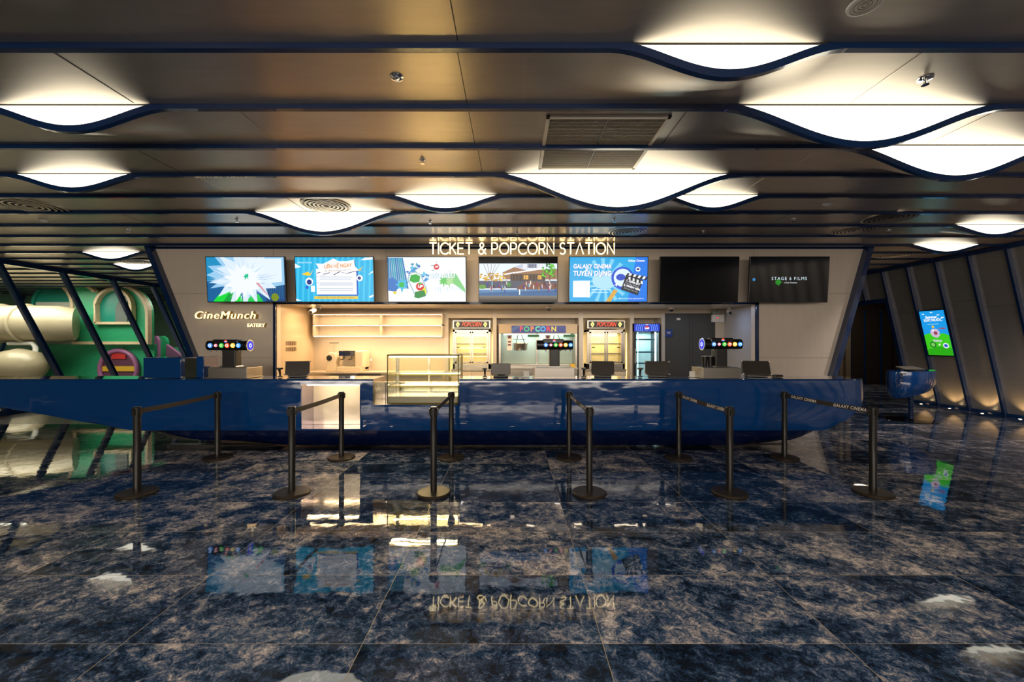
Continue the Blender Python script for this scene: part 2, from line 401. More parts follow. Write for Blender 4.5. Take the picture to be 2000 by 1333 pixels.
# ribs
for k in range(K0, K1+1):
    D = bar_D(k); x1 = 9.3 if D < 10.2 else 14.0; xs = xs_for(k, x1=x1); rb = MB(); hw_, hh = 0.02, 0.038
    n0 = len(rb.v)
    for x in xs:
        z = ZC-dip(k, x); rb.v += [Vector((x, D-hw_, z+0.012)), Vector((x, D-hw_, z-hh)), Vector((x, D+hw_, z-hh)), Vector((x, D+hw_, z+0.012))]
    for i in range(len(xs)-1):
        a = n0+i*4
        for q in range(4): b_ = (q+1) % 4; rb.face((a+q, a+4+q, a+4+b_, a+b_))
    struct('trim_ceiling_rib', rb, 'navy', smooth=50)
# lens lights: upright glowing diffuser closing the opening above each dipped rib
for k, cx, hw, dp, lb in LW:
    D = bar_D(k)+0.004; n = 48; t = thing('ceiling_light', lb or 'white glowing lens light in the ceiling behind the viewer', 'ceiling light', (cx, D, ZC), group='lens shaped ceiling lights')
    a = MB(); x1 = 9.28
    for i in range(n):
        xa, xb = cx-hw+2*hw*i/n, cx-hw+2*hw*(i+1)/n
        if xb > x1: break
        za, zb = dip(k, xa), dip(k, xb)
        a.poly([(xa-cx, 0, -za), (xb-cx, 0, -zb), (xb-cx, 0, 0), (xa-cx, 0, 0)])
    mk('diffuser', a, 'lens', t)
    b_ = MB(); b_.box(-hw*0.93, min(hw*0.93, x1-cx), -0.012, -0.004, -0.006, 0.004); mk('upper_trim', b_, 'seam', t)
# panel joints in the ceiling strips
JO = [(0, 1026, 100, 0), (0, 893, 100, 1), (-1, 880, 2, 1), (-1, 175, 2, 0), (0, 100, 100, 1), (0, 1800, 104, 0), (1, 470, 220, 0), (1, 915, 215, 1), (1, 1930, 225, 0), (2, 935, 300, 1), (2, 1590, 300, 0), (2, 280, 300, 1),
      (3, 865, 350, 0), (3, 1490, 350, 0), (4, 560, 388, 1), (4, 1060, 388, 0), (5, 800, 420, 0), (5, 240, 420, 1), (1, 1340, 220, 1), (5, 1540, 420, 1), (6, 1300, 445, 1), (3, 385, 345, 0)]
j = MB(); j2 = MB()
for k, px, py, dk in JO:
    Dj = F*(ZC-H)/(CY-py); x = X_(px, Dj); q = j if dk else j2; y0, y1 = bar_D(k)+0.03, bar_D(k+1)-0.03
    n = 10
    for i in range(n):
        a, b_ = i/n, (i+1)/n
        za = ZC-0.0015-dip(k, x)*0.5*(1+math.cos(PI*min(1, ((y0-bar_D(k))/0.64+a*(y1-y0)/0.64)*1.15))); zb = ZC-0.0015-dip(k, x)*0.5*(1+math.cos(PI*min(1, ((y0-bar_D(k))/0.64+b_*(y1-y0)/0.64)*1.15)))
        ya, yb = y0+(y1-y0)*a, y0+(y1-y0)*b_
        q.hexa([(x-0.003, ya, za-0.001), (x+0.003, ya, za-0.001), (x+0.003, yb, zb-0.001), (x-0.003, yb, zb-0.001), (x-0.003, ya, za+0.001), (x+0.003, ya, za+0.001), (x+0.003, yb, zb+0.001), (x-0.003, yb, zb+0.001)])
struct('trim_ceiling_joint_dark', j, 'seam'); struct('trim_ceiling_joint_pale', j2, 'seam_light')

# ------------------------------------------------------------------ setting: right leaning wall with ribs
XT, XB = 9.2, 9.97
def rw(z): return XB+(XT-XB)*z/ZC
a = MB()
def rpanel(a, d0, d1, z0, z1):
    a.hexa([(rw(z0), d0, z0), (rw(z0)+0.12, d0, z0), (rw(z0)+0.12, d1, z0), (rw(z0), d1, z0), (rw(z1), d0, z1), (rw(z1)+0.12, d0, z1), (rw(z1)+0.12, d1, z1), (rw(z1), d1, z1)])
rpanel(a, -7, 10.18, 0, ZC+0.05); rpanel(a, 10.18, 13.2, 2.53, ZC+0.05); rpanel(a, 13.2, 18, 0, ZC+0.05)
struct('wall_right', a, 'wall_metal')
n = 0
for k in range(K0+2, 24):
    D = bar_D(k)
    z0 = 2.53 if 10.2 < D < 13.2 else 0
    rb = MB(); rb.hexa([(rw(z)-dx, D+dy, z) for z in (z0, ZC) for dx, dy in ((0.07, -0.022), (-0.02, -0.022), (-0.02, 0.022), (0.07, 0.022))])
    struct('trim_right_rib', rb, 'navy')
rb = MB()   # horizontal base rail, head rail and door frame
rb.bar((rw(0.03)-0.03, -7, 0.035), (rw(0.03)-0.03, 10.15, 0.035), 0.05, 0.07, (0, 0, 1))
struct('baseboard_right', rb, 'navy')
rb = MB(); rb.bar((rw(ZC)-0.05, -7, ZC-0.05), (rw(ZC)-0.05, 18, ZC-0.05), 0.05, 0.09, (0, 0, 1)); struct('trim_right_head_rail', rb, 'navy')
rb = MB(); rb.bar((rw(2.53)-0.03, 10.15, 2.53), (rw(2.53)-0.03, 13.2, 2.53), 0.08, 0.11, (0, 0, 1))
rb.bar((rw(0)-0.03, 10.18, 0), (rw(2.57)-0.03, 10.18, 2.57), 0.10, 0.09)
rb.bar((rw(0)-0.03, 13.2, 0), (rw(2.57)-0.03, 13.2, 2.57), 0.10, 0.09)
struct('trim_opening_frame', rb, 'navy')
# thin joint lines on wall panels
jl = MB()
for k in range(2, 12):
    if bar_D(k) > 10: break
    z = (2.35, 1.95, 2.2)[k % 3]
    jl.box(rw(z)-0.002, rw(z), bar_D(k)+0.03, bar_D(k+1)-0.03, z, z+0.004)
struct('trim_right_joints', jl, 'seam')
# lobby beyond the opening
a = MB(); a.box(8.9, 14.5, 14.5, 14.6, 0, ZC); struct('wall_lobby', a, 'dark')
a = MB(); a.box(14.3, 14.4, 9.6, 14.5, 0, ZC); a.box(10.2, 14.4, 9.6, 9.7, 0, ZC); struct('wall_lobby_side', a, 'dark')
for i, (x0, x1) in enumerate(((1662, 1687), (1690, 1718), (1722, 1742))):
    a = MB(); a.box(X_(x0, 14.44), X_(x1, 14.44), 14.44, 14.5, 0.02, 2.55); o = struct('door_%d' % (i+1), a, 'dark')
    b_ = MB(); b_.box(X_(x0, 14.44)-0.03, X_(x0, 14.44), 14.42, 14.5, 0.02, 2.6); struct('trim_%d' % (i+1), b_, 'navy')
a = MB(); a.box(X_(1648, 14.3), X_(1657, 14.3), 14.2, 14.45, 0, 2.6); struct('trim_4', a, 'olive')
a = MB(); a.box(X_(1636, 14.3), X_(1642, 14.3), 14.2, 14.45, 0, 2.6); struct('trim_5', a, 'olive')

# uplights at foot of the right wall
for i, (k, f) in enumerate([(kk, 0.5) for kk in range(3, 12)]):
    D = bar_D(k)+0.64*f; x = rw(0)-0.14
    t = thing('floor_uplight', None, 'uplight', (x, D, 0), group='floor uplights under the leaning wall')
    t['label'] = 'small round warm uplight in the floor at the foot of the leaning metal wall'
    a = MB(); a.lathe([(0.034, 0), (0.034, 0.006), (0.024, 0.008)], cap=False); mk('ring', a, 'chrome', t, smooth=30)
    a = MB(); a.lathe([(0.024, 0), (0.024, 0.006)]); mk('lamp', a, emis('uplight_lamp', (1, 0.72, 0.4), 14), t)
    if k >= 5: spot('uplight_beam', (x, D, 0.03), (rw(1.2)+0.1, D, 1.2), 16, (1, 0.60, 0.24), 95, 1.0, 0.01)

# ------------------------------------------------------------------ setting: walls behind and beyond
a = MB(); a.box(-20, 15, -7.1, -7, 0, ZC); struct('wall_behind', a, 'wall_metal')
a = MB(); a.box(-20, 15, 18, 18.1, 0, ZC+0.1); struct('wall_far', a, mat('play_room_back_wall', (0.20, 0.30, 0.22), 0.4, 0.3))
a = MB(); a.box(-19.1, -19, -7, 18, 0, ZC+0.1); struct('wall_left', a, mat('play_room_left_wall', (0.22, 0.40, 0.28), 0.35, 0.2))
for i in range(9):
    a = MB(); D = 8.5+i*1.05; a.bar((-18.95, D, 0), (-18.95, D+1.1, ZC), 0.09, 0.09); struct('trim_left_rib', a, 'navy')
# glazed partition of the play room
GXT, GXB, SH = -11.2, -10.38, -0.9
def gp(d, z): return Vector((GXB+(GXT-GXB)*z/ZC, d, z))
def gpt(dtop, z): return gp(dtop+0.86*(1-z/ZC), z)
GD = [2.6, 3.9, 5.1, 6.4, 7.6, 8.88, 10.16, 11.44, 12.72, 14.0, 15.3]
for i, d in enumerate(GD):
    a = MB(); a.bar(gpt(d, 0), gpt(d, ZC), 0.07, 0.13, (1, 0, 0)); struct('trim_glass_post', a, 'navy')
a = MB(); a.bar(gp(2, ZC-0.05), gp(17.9, ZC-0.05), 0.10, 0.12, (0, 0, 1)); a.bar(gp(2, 0.05), gp(17.9, 0.05), 0.10, 0.10, (0, 0, 1)); struct('trim_glass_rails', a, 'navy')
for i in range(len(GD)-1):
    a = MB(); p = [gpt(GD[i], 0.1), gpt(GD[i+1], 0.1), gpt(GD[i+1], ZC-0.1), gpt(GD[i], ZC-0.1)]; q = [x+Vector((-0.012, 0, 0)) for x in p]
    a.hexa([p[0], p[1], q[1], q[0], p[3], p[2], q[2], q[3]]); struct('window_%d' % (i+1), a, 'clear')

# ------------------------------------------------------------------ setting: screen wall (slanted volume) with servery opening
DW = 7.8
def lx(z): return -6.84+(ZC-z)*0.40
def rx(z): return 6.73-(ZC-z)*0.282
OX0, OX1, OZ = -4.49, 4.64, 2.22
a = MB()
a.prism([(lx(0), 0), (OX0, 0), (OX0, OZ), (OX0, ZC), (lx(ZC), ZC)], DW, DW+0.15)
a.prism([(OX1, 0), (rx(0), 0), (rx(ZC), ZC), (OX1, ZC), (OX1, OZ)], DW, DW+0.15)
a.prism([(OX0, OZ), (OX1, OZ), (OX1, ZC), (OX0, ZC)], DW, DW+0.15)
# side returns going back
for s_, fx in ((0, lx), (1, rx)):
    sg = 1 if s_ == 0 else -1
    a.hexa([(fx(0), DW+.15, 0), (fx(0)+sg*.1, DW+.15, 0), (fx(0)+sg*.1, 10.2, 0), (fx(0), 10.2, 0), (fx(ZC), DW+.15, ZC), (fx(ZC)+sg*.1, DW+.15, ZC), (fx(ZC)+sg*.1, 10.2, ZC), (fx(ZC), 10.2, ZC)])
struct('wall_front', a, 'front_metal')
t_ = MB()
t_.bar((lx(0)-0.02, DW-0.05, 0), (lx(ZC)-0.02, DW-0.05, ZC), 0.10, 0.14); struct('trim_left_pillar', t_, 'navy')
t_ = MB(); t_.bar((rx(0)+0.02, DW-0.05, 0), (rx(ZC)+0.02, DW-0.05, ZC), 0.10, 0.14); struct('trim_right_pillar', t_, 'navy')
t_ = MB(); t_.box(lx(ZC), rx(ZC), DW-0.03, DW, ZC-0.05, ZC); struct('trim_wall_head', t_, 'navy')
t_ = MB(); t_.box(OX0-0.045, OX0, DW-0.03, DW+0.02, 0, OZ+0.03); t_.box(OX1, OX1+0.045, DW-0.03, DW+0.02, 0, OZ+0.03); t_.box(OX0-0.045, OX1+0.045, DW-0.03, DW+0.02, OZ-0.005, OZ+0.035)
struct('trim_servery_frame', t_, 'navy')
t_ = MB()
for x in (-4.55, -2.4, 0.1, 2.35, 4.6): t_.box(x, x+0.003, DW-0.002, DW, OZ+0.03, ZC-0.05)
t_.box(lx(2.42), OX0-0.05, DW-0.002, DW, 2.42, 2.424); t_.box(OX1+0.05, rx(2.42), DW-0.002, DW, 2.42, 2.424)
t_.box(lx(1.2), OX0-0.05, DW-0.002, DW, 1.2, 1.204); t_.box(OX1+0.05, rx(1.2), DW-0.002, DW, 1.2, 1.204)
struct('trim_wall_joints', t_, 'seam')
# kitchen shell
KB = 9.9; KF = 9.45; KZ = 2.25
a = MB(); a.box(-4.7, 5.0, DW+0.15, KB, KZ, KZ+0.05); struct('ceiling_kitchen', a, mat('kitchen_ceiling_paint', (0.62, 0.57, 0.5), 0.25))
a = MB(); a.box(-4.72, 5.1, KB, KB+0.1, 0, KZ); a.box(-4.72, X_(870, KF), KF, KB, 0, KZ); struct('wall_kitchen', a, 'kitchen')
a = MB(); a.hexa([(-4.72, DW+.15, 0), (OX0, DW+.15, 0), (-4.6, KB, 0), (-4.72, KB, 0), (-4.72, DW+.15, KZ), (OX0, DW+.15, KZ), (-4.6, KB, KZ), (-4.72, KB, KZ)]); struct('wall_kitchen_left', a, mat('warm_side_panel', (0.60, 0.46, 0.30), 0.3))
a = MB(); a.hexa([(4.69, DW+.15, 0), (4.9, DW+.15, 0), (5.1, KB, 0), (4.96, KB, 0), (4.69, DW+.15, KZ), (4.9, DW+.15, KZ), (5.1, KB, KZ), (4.96, KB, KZ)]); struct('wall_kitchen_right', a, 'kitchen_gray')
# bay posts and header
a = MB()
for x0, x1 in ((868, 876), (963, 970), (1130, 1139), (1230, 1238), (1291, 1298)): a.box(X_(x0, KF), X_(x1, KF), KF-0.02, KB, 0, Z_(613, KF))
struct('trim_bay_posts', a, mat('bay_post_paint', (0.55, 0.51, 0.46), 0.35))
a = MB(); a.box(X_(868, KF), X_(1298, KF), KF-0.01, KB, Z_(622, KF), KZ); struct('trim_bay_header', a, 'kitchen')
a = MB(); a.box(X_(868, KF), X_(1410, KF), KF-0.013, KF-0.01, Z_(613, KF)-0.004, Z_(613, KF)); struct('trim_header_line', a, 'seam')
a = MB(); a.box(X_(1298, KF), X_(1351, KF), KF, KF+0.06, 0, Z_(613, KF)); o = struct('door_4', a, 'dark_door')
b_ = MB(); b_.box(X_(1321, KF), X_(1328, KF), KF-0.03, KF, Z_(626, KF), Z_(622, KF)); mk('door_closer', b_, 'white', o)
a = MB(); a.box(X_(1352, KF), X_(1397, KF), KF, KF+0.06, 0, Z_(613, KF)); struct('door_5', a, 'dark_door')
a = MB(); a.box(X_(1347, KF), X_(1351, KF), KF-0.02, KF, 0, Z_(613, KF)); struct('trim_6', a, 'seam')
a = MB(); a.box(X_(1397, KF), 4.97, KF, KB, 0, KZ); a.box(X_(1298, KF), X_(1397, KF), KF, KB, Z_(613, KF), KZ); struct('wall_kitchen_corner', a, 'kitchen')

# ------------------------------------------------------------------ counter (hull)
CT = 1.0
def zb(x):  # bottom of the hull along its length
    pts = [(-9.6, 0.97), (-8.8, 0.80), (-7.0, 0.62), (-5.6, 0.36), (-4.4, 0.13), (-3.2, 0.03), (3.2, 0.03), (3.75, 0.08), (4.05, 0.18), (4.35, 0.31), (4.6, 0.45), (4.8, 0.60), (4.93, 0.80)]
    for (a_, za), (b2, z2) in zip(pts, pts[1:]):
        if a_ <= x <= b2:
            t = (x-a_)/(b2-a_); return za+(z2-za)*t
    return 0.03
hm = MB(); xs = [-9.6+0.15*i for i in range(92)] + [4.15, 4.25, 4.35, 4.45, 4.55, 4.65, 4.72, 4.78, 4.83, 4.87, 4.90, 4.92]
xs = sorted(set(round(x, 3) for x in xs if x <= 4.93))
prof = [(6.16, 0.995), (5.63, 0.995), (5.607, 0.975), (5.600, 0.90), (5.594, 0.75), (5.595, 0.55), (5.61, 0.40), (5.63, 0.29), (5.74, 0.13), (5.86, 0.03), (6.16, 0.03)]
for x in xs:
    r = max(0, (x-4.6)/0.33); rec = 0.20*(1-math.sqrt(max(0, 1-r*r)))
    for i, (d, z) in enumerate(prof):
        z = max(z, min(0.97, zb(x))) if 0 < i else z
        if i == len(prof)-1: z = max(prof[i][1], min(0.97, zb(x)))
        hm.v.append(Vector((x, d+(rec if 0 < i < len(prof)-1 else 0), z)))
n = len(prof)
for i in range(len(xs)-1):
    for k in range(n): b_ = (k+1) % n; hm.face((i*n+k, (i+1)*n+k, (i+1)*n+b_, i*n+b_))
hm.face(list(range(n))[::-1]); hm.face([(len(xs)-1)*n+k for k in range(n)])
hull = mk('hull_body', hm, 'hull')
def cut(o, boxes):
    for bx in boxes:
        c = MB(); c.box(*bx); co = mk('cutter', c, 'hull'); md = o.modifiers.new('b', 'BOOLEAN'); md.operation = 'DIFFERENCE'; md.solver = 'EXACT'; md.object = co
        dg = bpy.context.evaluated_depsgraph_get(); dg.update(); me = bpy.data.meshes.new_from_object(o.evaluated_get(dg)); o.modifiers.clear(); o.data = me; bpy.data.objects.remove(co)
NX0, NX1, NZ0, NZ1 = X_(588, 5.6), X_(703, 5.6), Z_(840, 5.6), Z_(752, 5.6)
CX0, CX1, CZ = X_(728, 5.6), X_(896.5, 5.6), Z_(792, 5.6)
cut(hull, [(NX0, NX1, 5.3, 5.98, NZ0, NZ1), (CX0, CX1, 5.3, 6.4, CZ, 1.3)])
hull.data.polygons.foreach_set('use_smooth', [True]*len(hull.data.polygons)); hull.data.set_sharp_from_angle(angle=math.radians(35))
root = thing('service_counter', 'long glossy royal blue boat shaped service counter across the hall', 'counter', (0, 0, 0))
hull.parent = root
me = hull.data; me.materials.append(M['hull_dark']); me.materials.append(M['hull_top'])
for p in me.polygons:
    if p.normal.z > 0.9: p.material_index = 2
    elif p.center.z < 0.285 and p.normal.z < -0.2 or p.center.z < 0.28: p.material_index = 1
hull.name = 'hull_body'
# niche lining + lit back panel
a = MB(); a.use(mat('reflection_tinted_steel', (0.42, 0.38, 0.46), 0.12, 1.0, bump=0.006, bscale=4))  # lilac tint and darker tone stand in for reflections on the steel
a.poly([(NX0+.002, 5.61, NZ0), (NX0+.002, 5.975, NZ0), (NX0+.002, 5.975, NZ1), (NX0+.002, 5.61, NZ1)]); a.poly([(NX0, 5.63, NZ0+.002), (NX1, 5.63, NZ0+.002), (NX1, 5.975, NZ0+.002), (NX0, 5.975, NZ0+.002)])
a.poly([(NX1-.002, 5.61, NZ0), (NX1-.002, 5.975, NZ0), (NX1-.002, 5.975, NZ1), (NX1-.002, 5.61, NZ1)]); mk('niche_lining', a, None, root)
a = MB(); a.box(NX0+0.004, NX1-0.004, 5.94, 5.97, NZ0+0.004, NZ1-0.004); mk('niche_back_panel', a, mat('pale_niche_panel', (0.62, 0.54, 0.42), 0.18, 0.6, bump=0.01, bscale=3), root)
a = MB(); a.box(NX0+0.05, NX1-0.05, 5.66, 5.70, NZ1-0.02, NZ1-0.004); mk('niche_lamp', a, 'led', root)
area('niche_lamp_light', ((NX0+NX1)/2, 5.70, NZ1-0.03), (0.7, 0.04), 5.0, (1, 0.80, 0.54), (math.radians(35), 0, 0))
# notch lining
a = MB(); a.use('mirror_steel'); a.poly([(CX0+.002, 5.61, CZ), (CX0+.002, 6.15, CZ), (CX0+.002, 6.15, 0.99), (CX0+.002, 5.61, 0.99)])
a.poly([(CX0, 5.6, CZ+.002), (CX1, 5.6, CZ+.002), (CX1, 6.15, CZ+.002), (CX0, 6.15, CZ+.002)]); mk('notch_lining', a, None, root)
# service shelf behind the counter
a = MB(); a.box(-5.2, 4.2, 6.17, 6.3, 0.05, 0.9); mk('service_side', a, 'steel', root)
# low end cabinet on the counter
t = thing('end_cabinet', 'glossy blue box cabinet on the counter before the slanted pillar', 'cabinet', (X_(328, 5.85), 5.85, CT))
a = MB(); a.box(X_(292, 5.85)-t.location.x, X_(364, 5.85)-t.location.x, -0.1, 0.22, 0, Z_(699, 5.85)-CT); mk('body', a, 'hull', t, bevel=0.006)
a = MB(); a.box(X_(364, 5.85)-t.location.x, X_(390, 5.85)-t.location.x, -0.06, 0.24, 0, Z_(699, 5.85)-CT-0.01); mk('mirror_side', a, 'mirror_steel', t)
a = MB(); a.box(X_(390, 5.85)-t.location.x, X_(404, 5.85)-t.location.x, -0.06, 0.24, 0, Z_(697, 5.85)-CT); mk('end_panel', a, 'hull', t, bevel=0.004)

# ------------------------------------------------------------------ display case
D0 = 5.66; cx0, cx1, dz0, dz1 = X_(756, D0), X_(896, D0), CZ+0.006, Z_(693.5, D0); dep = 0.44
t = thing('display_case', 'lit glass pastry display case set into the notch of the blue counter', 'display case', ((cx0+cx1)/2, D0, dz0))
W2 = (cx1-cx0)/2; HH = dz1-dz0
a = MB()
for sx in (-1, 1):
    for y in (0, dep): a.box(sx*W2-(0.012 if sx > 0 else 0), sx*W2+(0.012 if sx < 0 else 0), y-0.006, y+0.006, 0, HH)
for y in (0, dep): a.box(-W2, W2, y-0.006, y+0.006, HH-0.018, HH); a.box(-W2, W2, y-0.006, y+0.006, 0, 0.02)
for sx in (-1, 1): a.box(sx*W2-(0.012 if sx > 0 else 0), sx*W2+(0.012 if sx < 0 else 0), 0, dep, HH-0.018, HH)
mk('frame', a, mat('olive_black_frame', (0.07, 0.06, 0.02), 0.3, 0.8), t)
a = MB(); a.box(-W2+0.012, W2-0.012, -0.003, 0.003, 0.02, HH-0.018); mk('front_pane', a, 'case_glass', t)
for sx in (-1, 1):
    a = MB(); a.box(sx*(W2-0.004)-0.003, sx*(W2-0.004)+0.003, 0.01, dep-0.01, 0.02, HH-0.018); mk('side_pane', a, 'case_glass', t)
a = MB(); a.box(-W2+0.01, W2-0.01, 0.01, dep-0.01, HH-0.004, HH+0.002); mk('top_pane', a, 'case_glass', t)
a = MB(); a.box(-W2+0.012, -0.01, dep-0.02, dep-0.014, 0.02, HH-0.02); mk('rear_door', a, 'clear', t)
a = MB(); a.box(0.01, W2-0.012, dep-0.012, dep-0.006, 0.02, HH-0.02); mk('rear_door', a, 'clear', t)
for q0, q1 in ((-0.012, 0.012), (-W2+0.012, -W2+0.05)): a = MB(); a.box(q0, q1, dep-0.03, dep-0.012, 0.02, HH-0.02); mk('rear_door_stile', a, 'steel', t)
for zz in (0.40, 0.235):
    a = MB(); a.box(-W2+0.015, W2-0.015, 0.02, dep-0.05, zz-0.004, zz+0.004); s_ = mk('shelf', a, 'case_glass', t)
    b_ = MB(); b_.box(-W2+0.015, W2-0.015, 0.014, 0.022, zz-0.009, zz+0.009); mk('shelf_edge', b_, 'brass', s_)
    b_ = MB(); b_.box(-W2+0.1, W2-0.03, dep-0.09, dep-0.06, zz-0.014, zz-0.006); mk('shelf_lamp', b_, 'led_case', s_)
a = MB(); a.box(-W2+0.012, W2-0.012, 0.01, dep-0.02, 0.0, 0.10); mk('base_deck', a, mat('pale_case_deck', (0.75, 0.68, 0.58), 0.12, 0.7), t)
a = MB(); a.box(-W2+0.03, W2-0.03, 0.02, 0.04, HH-0.04, HH-0.022); mk('top_lamp', a, 'led_case', t)
area('display_case_light', ((cx0+cx1)/2, D0+0.1, dz1-0.05), (1.0-0.08, 0.05), 9, (1, 0.82, 0.55))
area('display_case_light_low', ((cx0+cx1)/2, D0+0.2, dz0+0.38), (1.0-0.08, 0.05), 5, (1, 0.78, 0.46))

# ------------------------------------------------------------------ belt stanchions
FR = [(268, 4.07), (570, 4.07), (847, 4.07), (1151, 4.07), (1425, 4.07), (1705, 4.07)]
BK = [(425, 5.30), (667, 5.30), (881.5, 5.30), (1111.5, 5.30), (1325.5, 5.30), (1532, 5.30)]
names = ['pair on the green play room side', 'pair before the lit counter niche', 'pair before the pastry display case', 'pair just right of the display case', 'second pair from the leaning wall side', 'pair nearest the leaning metal wall']
proto = thing('belt_stanchion', None, 'stanchion', (0, 0, 0), group='belt stanchions before the counter')
a = MB(); a.lathe([(0.165, 0.0), (0.168, 0.006), (0.168, 0.020), (0.158, 0.028), (0.05, 0.030)]); mk('base', a, 'post_base', proto, smooth=30)
a = MB(); a.lathe([(0.032, 0.030), (0.032, 0.79)]); mk('post', a, 'post', proto, smooth=30)
a = MB(); a.lathe([(0.036, 0.765), (0.036, 0.858), (0.030, 0.866), (0.005, 0.868)]); a.box(-0.045, 0.045, -0.014, 0.014, 0.785, 0.848); a.box(-0.014, 0.014, -0.045, 0.045, 0.785, 0.848); mk('head', a, 'post', proto, smooth=30)
first = True
tm = text_mesh('GALAXY CINEMA', 0.046, 0, 0.25, 'CENTER', 1.15, 0.0010)
for i in range(6):
    fx_, fy_ = X_(FR[i][0], FR[i][1]), FR[i][1]; bx_, by_ = X_(BK[i][0], BK[i][1]), BK[i][1]
    lbf = 'front black belt post, %s' % names[i]
    lbb = 'rear black belt post by the counter, %s' % names[i]
    if i == 0: A_ = proto; A_.location = (fx_, fy_, 0); A_['label'] = lbf
    else: A_ = dup(proto, (fx_, fy_, 0), lbf, skip=('belt',))
    B_ = dup(proto, (bx_, by_, 0), lbb, skip=('belt',))
    d = Vector((bx_-fx_, by_-fy_, 0)); L_ = d.length; u = d/L_; b_ = MB(); nrm = Vector((-u.y, u.x, 0))*0.0015; ns = 14
    def sag(s): return 0.822-0.010*4*s*(1-s)
    for q in range(ns):
        s0, s1 = 0.045/L_+(1-0.09/L_)*q/ns, 0.045/L_+(1-0.09/L_)*(q+1)/ns
        p0, p1 = u*L_*s0, u*L_*s1; z0, z1 = sag(s0), sag(s1)
        b_.hexa([p0-nrm+Vector((0, 0, z0-0.025)), p1-nrm+Vector((0, 0, z1-0.025)), p1+nrm+Vector((0, 0, z1-0.025)), p0+nrm+Vector((0, 0, z0-0.025)),
                 p0-nrm+Vector((0, 0, z0+0.025)), p1-nrm+Vector((0, 0, z1+0.025)), p1+nrm+Vector((0, 0, z1+0.025)), p0+nrm+Vector((0, 0, z0+0.025))])
    bl = mk('belt', b_, 'belt', A_)
    sgn = 1 if u.x > 0 else -1; ax = u*sgn; nv = Vector((ax.y, -ax.x, 0))   # faces the viewer
    for s in (0.22, 0.74):
        c = u*L_*s+Vector((0, 0, sag(s)))+nv*0.003; sl = math.atan(-0.04*(1-2*s)/L_*sgn)
        mt = Matrix(((ax.x, 0, nv.x, 0), (ax.y, 0, nv.y, 0), (0, 1, 0, 0), (0, 0, 0, 1)))
        l_ = MB(); l_.mesh(tm, Matrix.Translation(c) @ mt @ Matrix.Rotation(sl, 4, 'Z'))
        mk('belt_lettering', l_, 'white_print', bl)

# ------------------------------------------------------------------ screens
def tv(cx_px, label, w_=1.44, h_=0.83, x=None):
    D = 7.44; t = thing('wall_screen', label, 'screen', (X_(cx_px, 7.45), D, Z_(547, 7.45)), (math.radians(4), 0, 0), 'screens above the servery')
    a = MB(); a.box(-w_/2, w_/2, 0, 0.045, -h_/2, h_/2); mk('housing', a, 'bezel', t, bevel=0.004)
    a = MB(); a.box(-0.2, 0.2, 0.045, 0.28, -0.12, 0.12); mk('mount', a, 'black', t)
    a = MB(); a.box(-w_/2+0.012, w_/2-0.012, -0.002, 0.0, -h_/2+0.014, h_/2-0.012); mk('panel', a, 'screen_glass', t)
    return t
def put(t, pic, name='picture'): return mk(name, pic, None, t, loc=(0, -0.0025, 0))
SW, SHH = 1.41, 0.80
# 1 splash
t = tv(481, 'wall screen showing a white splash over green, above the amber eatery letters'); p = Pic(SW, SHH)
p.rc(E(20, 95, 150), 0, 0, 1, 1); p.pg(E(30, 140, 190), [(0, .45), (.15, .5), (.2, 1), (0, 1)]); p.pg(E(15, 60, 110), [(.75, 0), (1, 0), (1, .4), (.8, .38)])
for i in range(8): p.rc(E(30, 110, 165), .8+.024*i, .05, .81+.024*i, .38)
p.pg(E(20, 215, 60), [(.07, 0), (.14, .15), (.24, .27), (.32, .28), (.42, .18), (.46, 0)]); p.pg(E(10, 160, 60), [(.2, 0), (.28, .2), (.33, .22), (.3, 0)])
p.pg(E(30, 200, 80), [(.5, 0), (.56, .22), (.66, .16), (.72, 0)]); p.el(E(120, 140, 30), .87, .1, .05, .09)
p.pg(E(150, 200, 235), [(.12, 1), (.2, .82), (.02, .8), (.1, .68), (.0, .60), (.12, .52), (.02, .42), (.14, .42), (.04, .30), (.2, .34), (.34, .34), (.45, .20), (.5, .04), (.55, .1), (.6, .24), (.72, .3), (.85, .34), (1, .38), (1, 1)])
p.star(E(215, 232, 246), .52, .6, .26, .46, 15, .18); p.pg(E(225, 238, 248), [(.6, .7), (.7, .4), (.97, .45), (.97, .97), (.5, .97)])
for i in range(150):
    a0 = random.uniform(0, 2*PI); r0, r1 = random.uniform(.02, .25), random.uniform(.28, .50); up = math.sin(a0) > -0.2; r1 *= 1.0 if up else .75; da = random.uniform(.015, .05)
    p.pg(E(*random.choice([(240, 246, 250), (205, 225, 242), (190, 215, 238), (228, 236, 248), (170, 195, 225)])), [(.5+r0*math.cos(a0-da), .45+1.3*r0*math.sin(a0-da)), (.5+r1*math.cos(a0), .45+1.3*r1*math.sin(a0)), (.5+r0*math.cos(a0+da), .45+1.3*r0*math.sin(a0+da))])
p.star(E(238, 243, 250), .5, .45, .16, .24, 13, .2)
p.star(E(20, 190, 140), .55, .56, .02, .04, 6, .4); p.pg(E(215, 150, 160), [(.66, .42), (.8, .15), (.82, .14), (.7, .42)])
put(t, p)
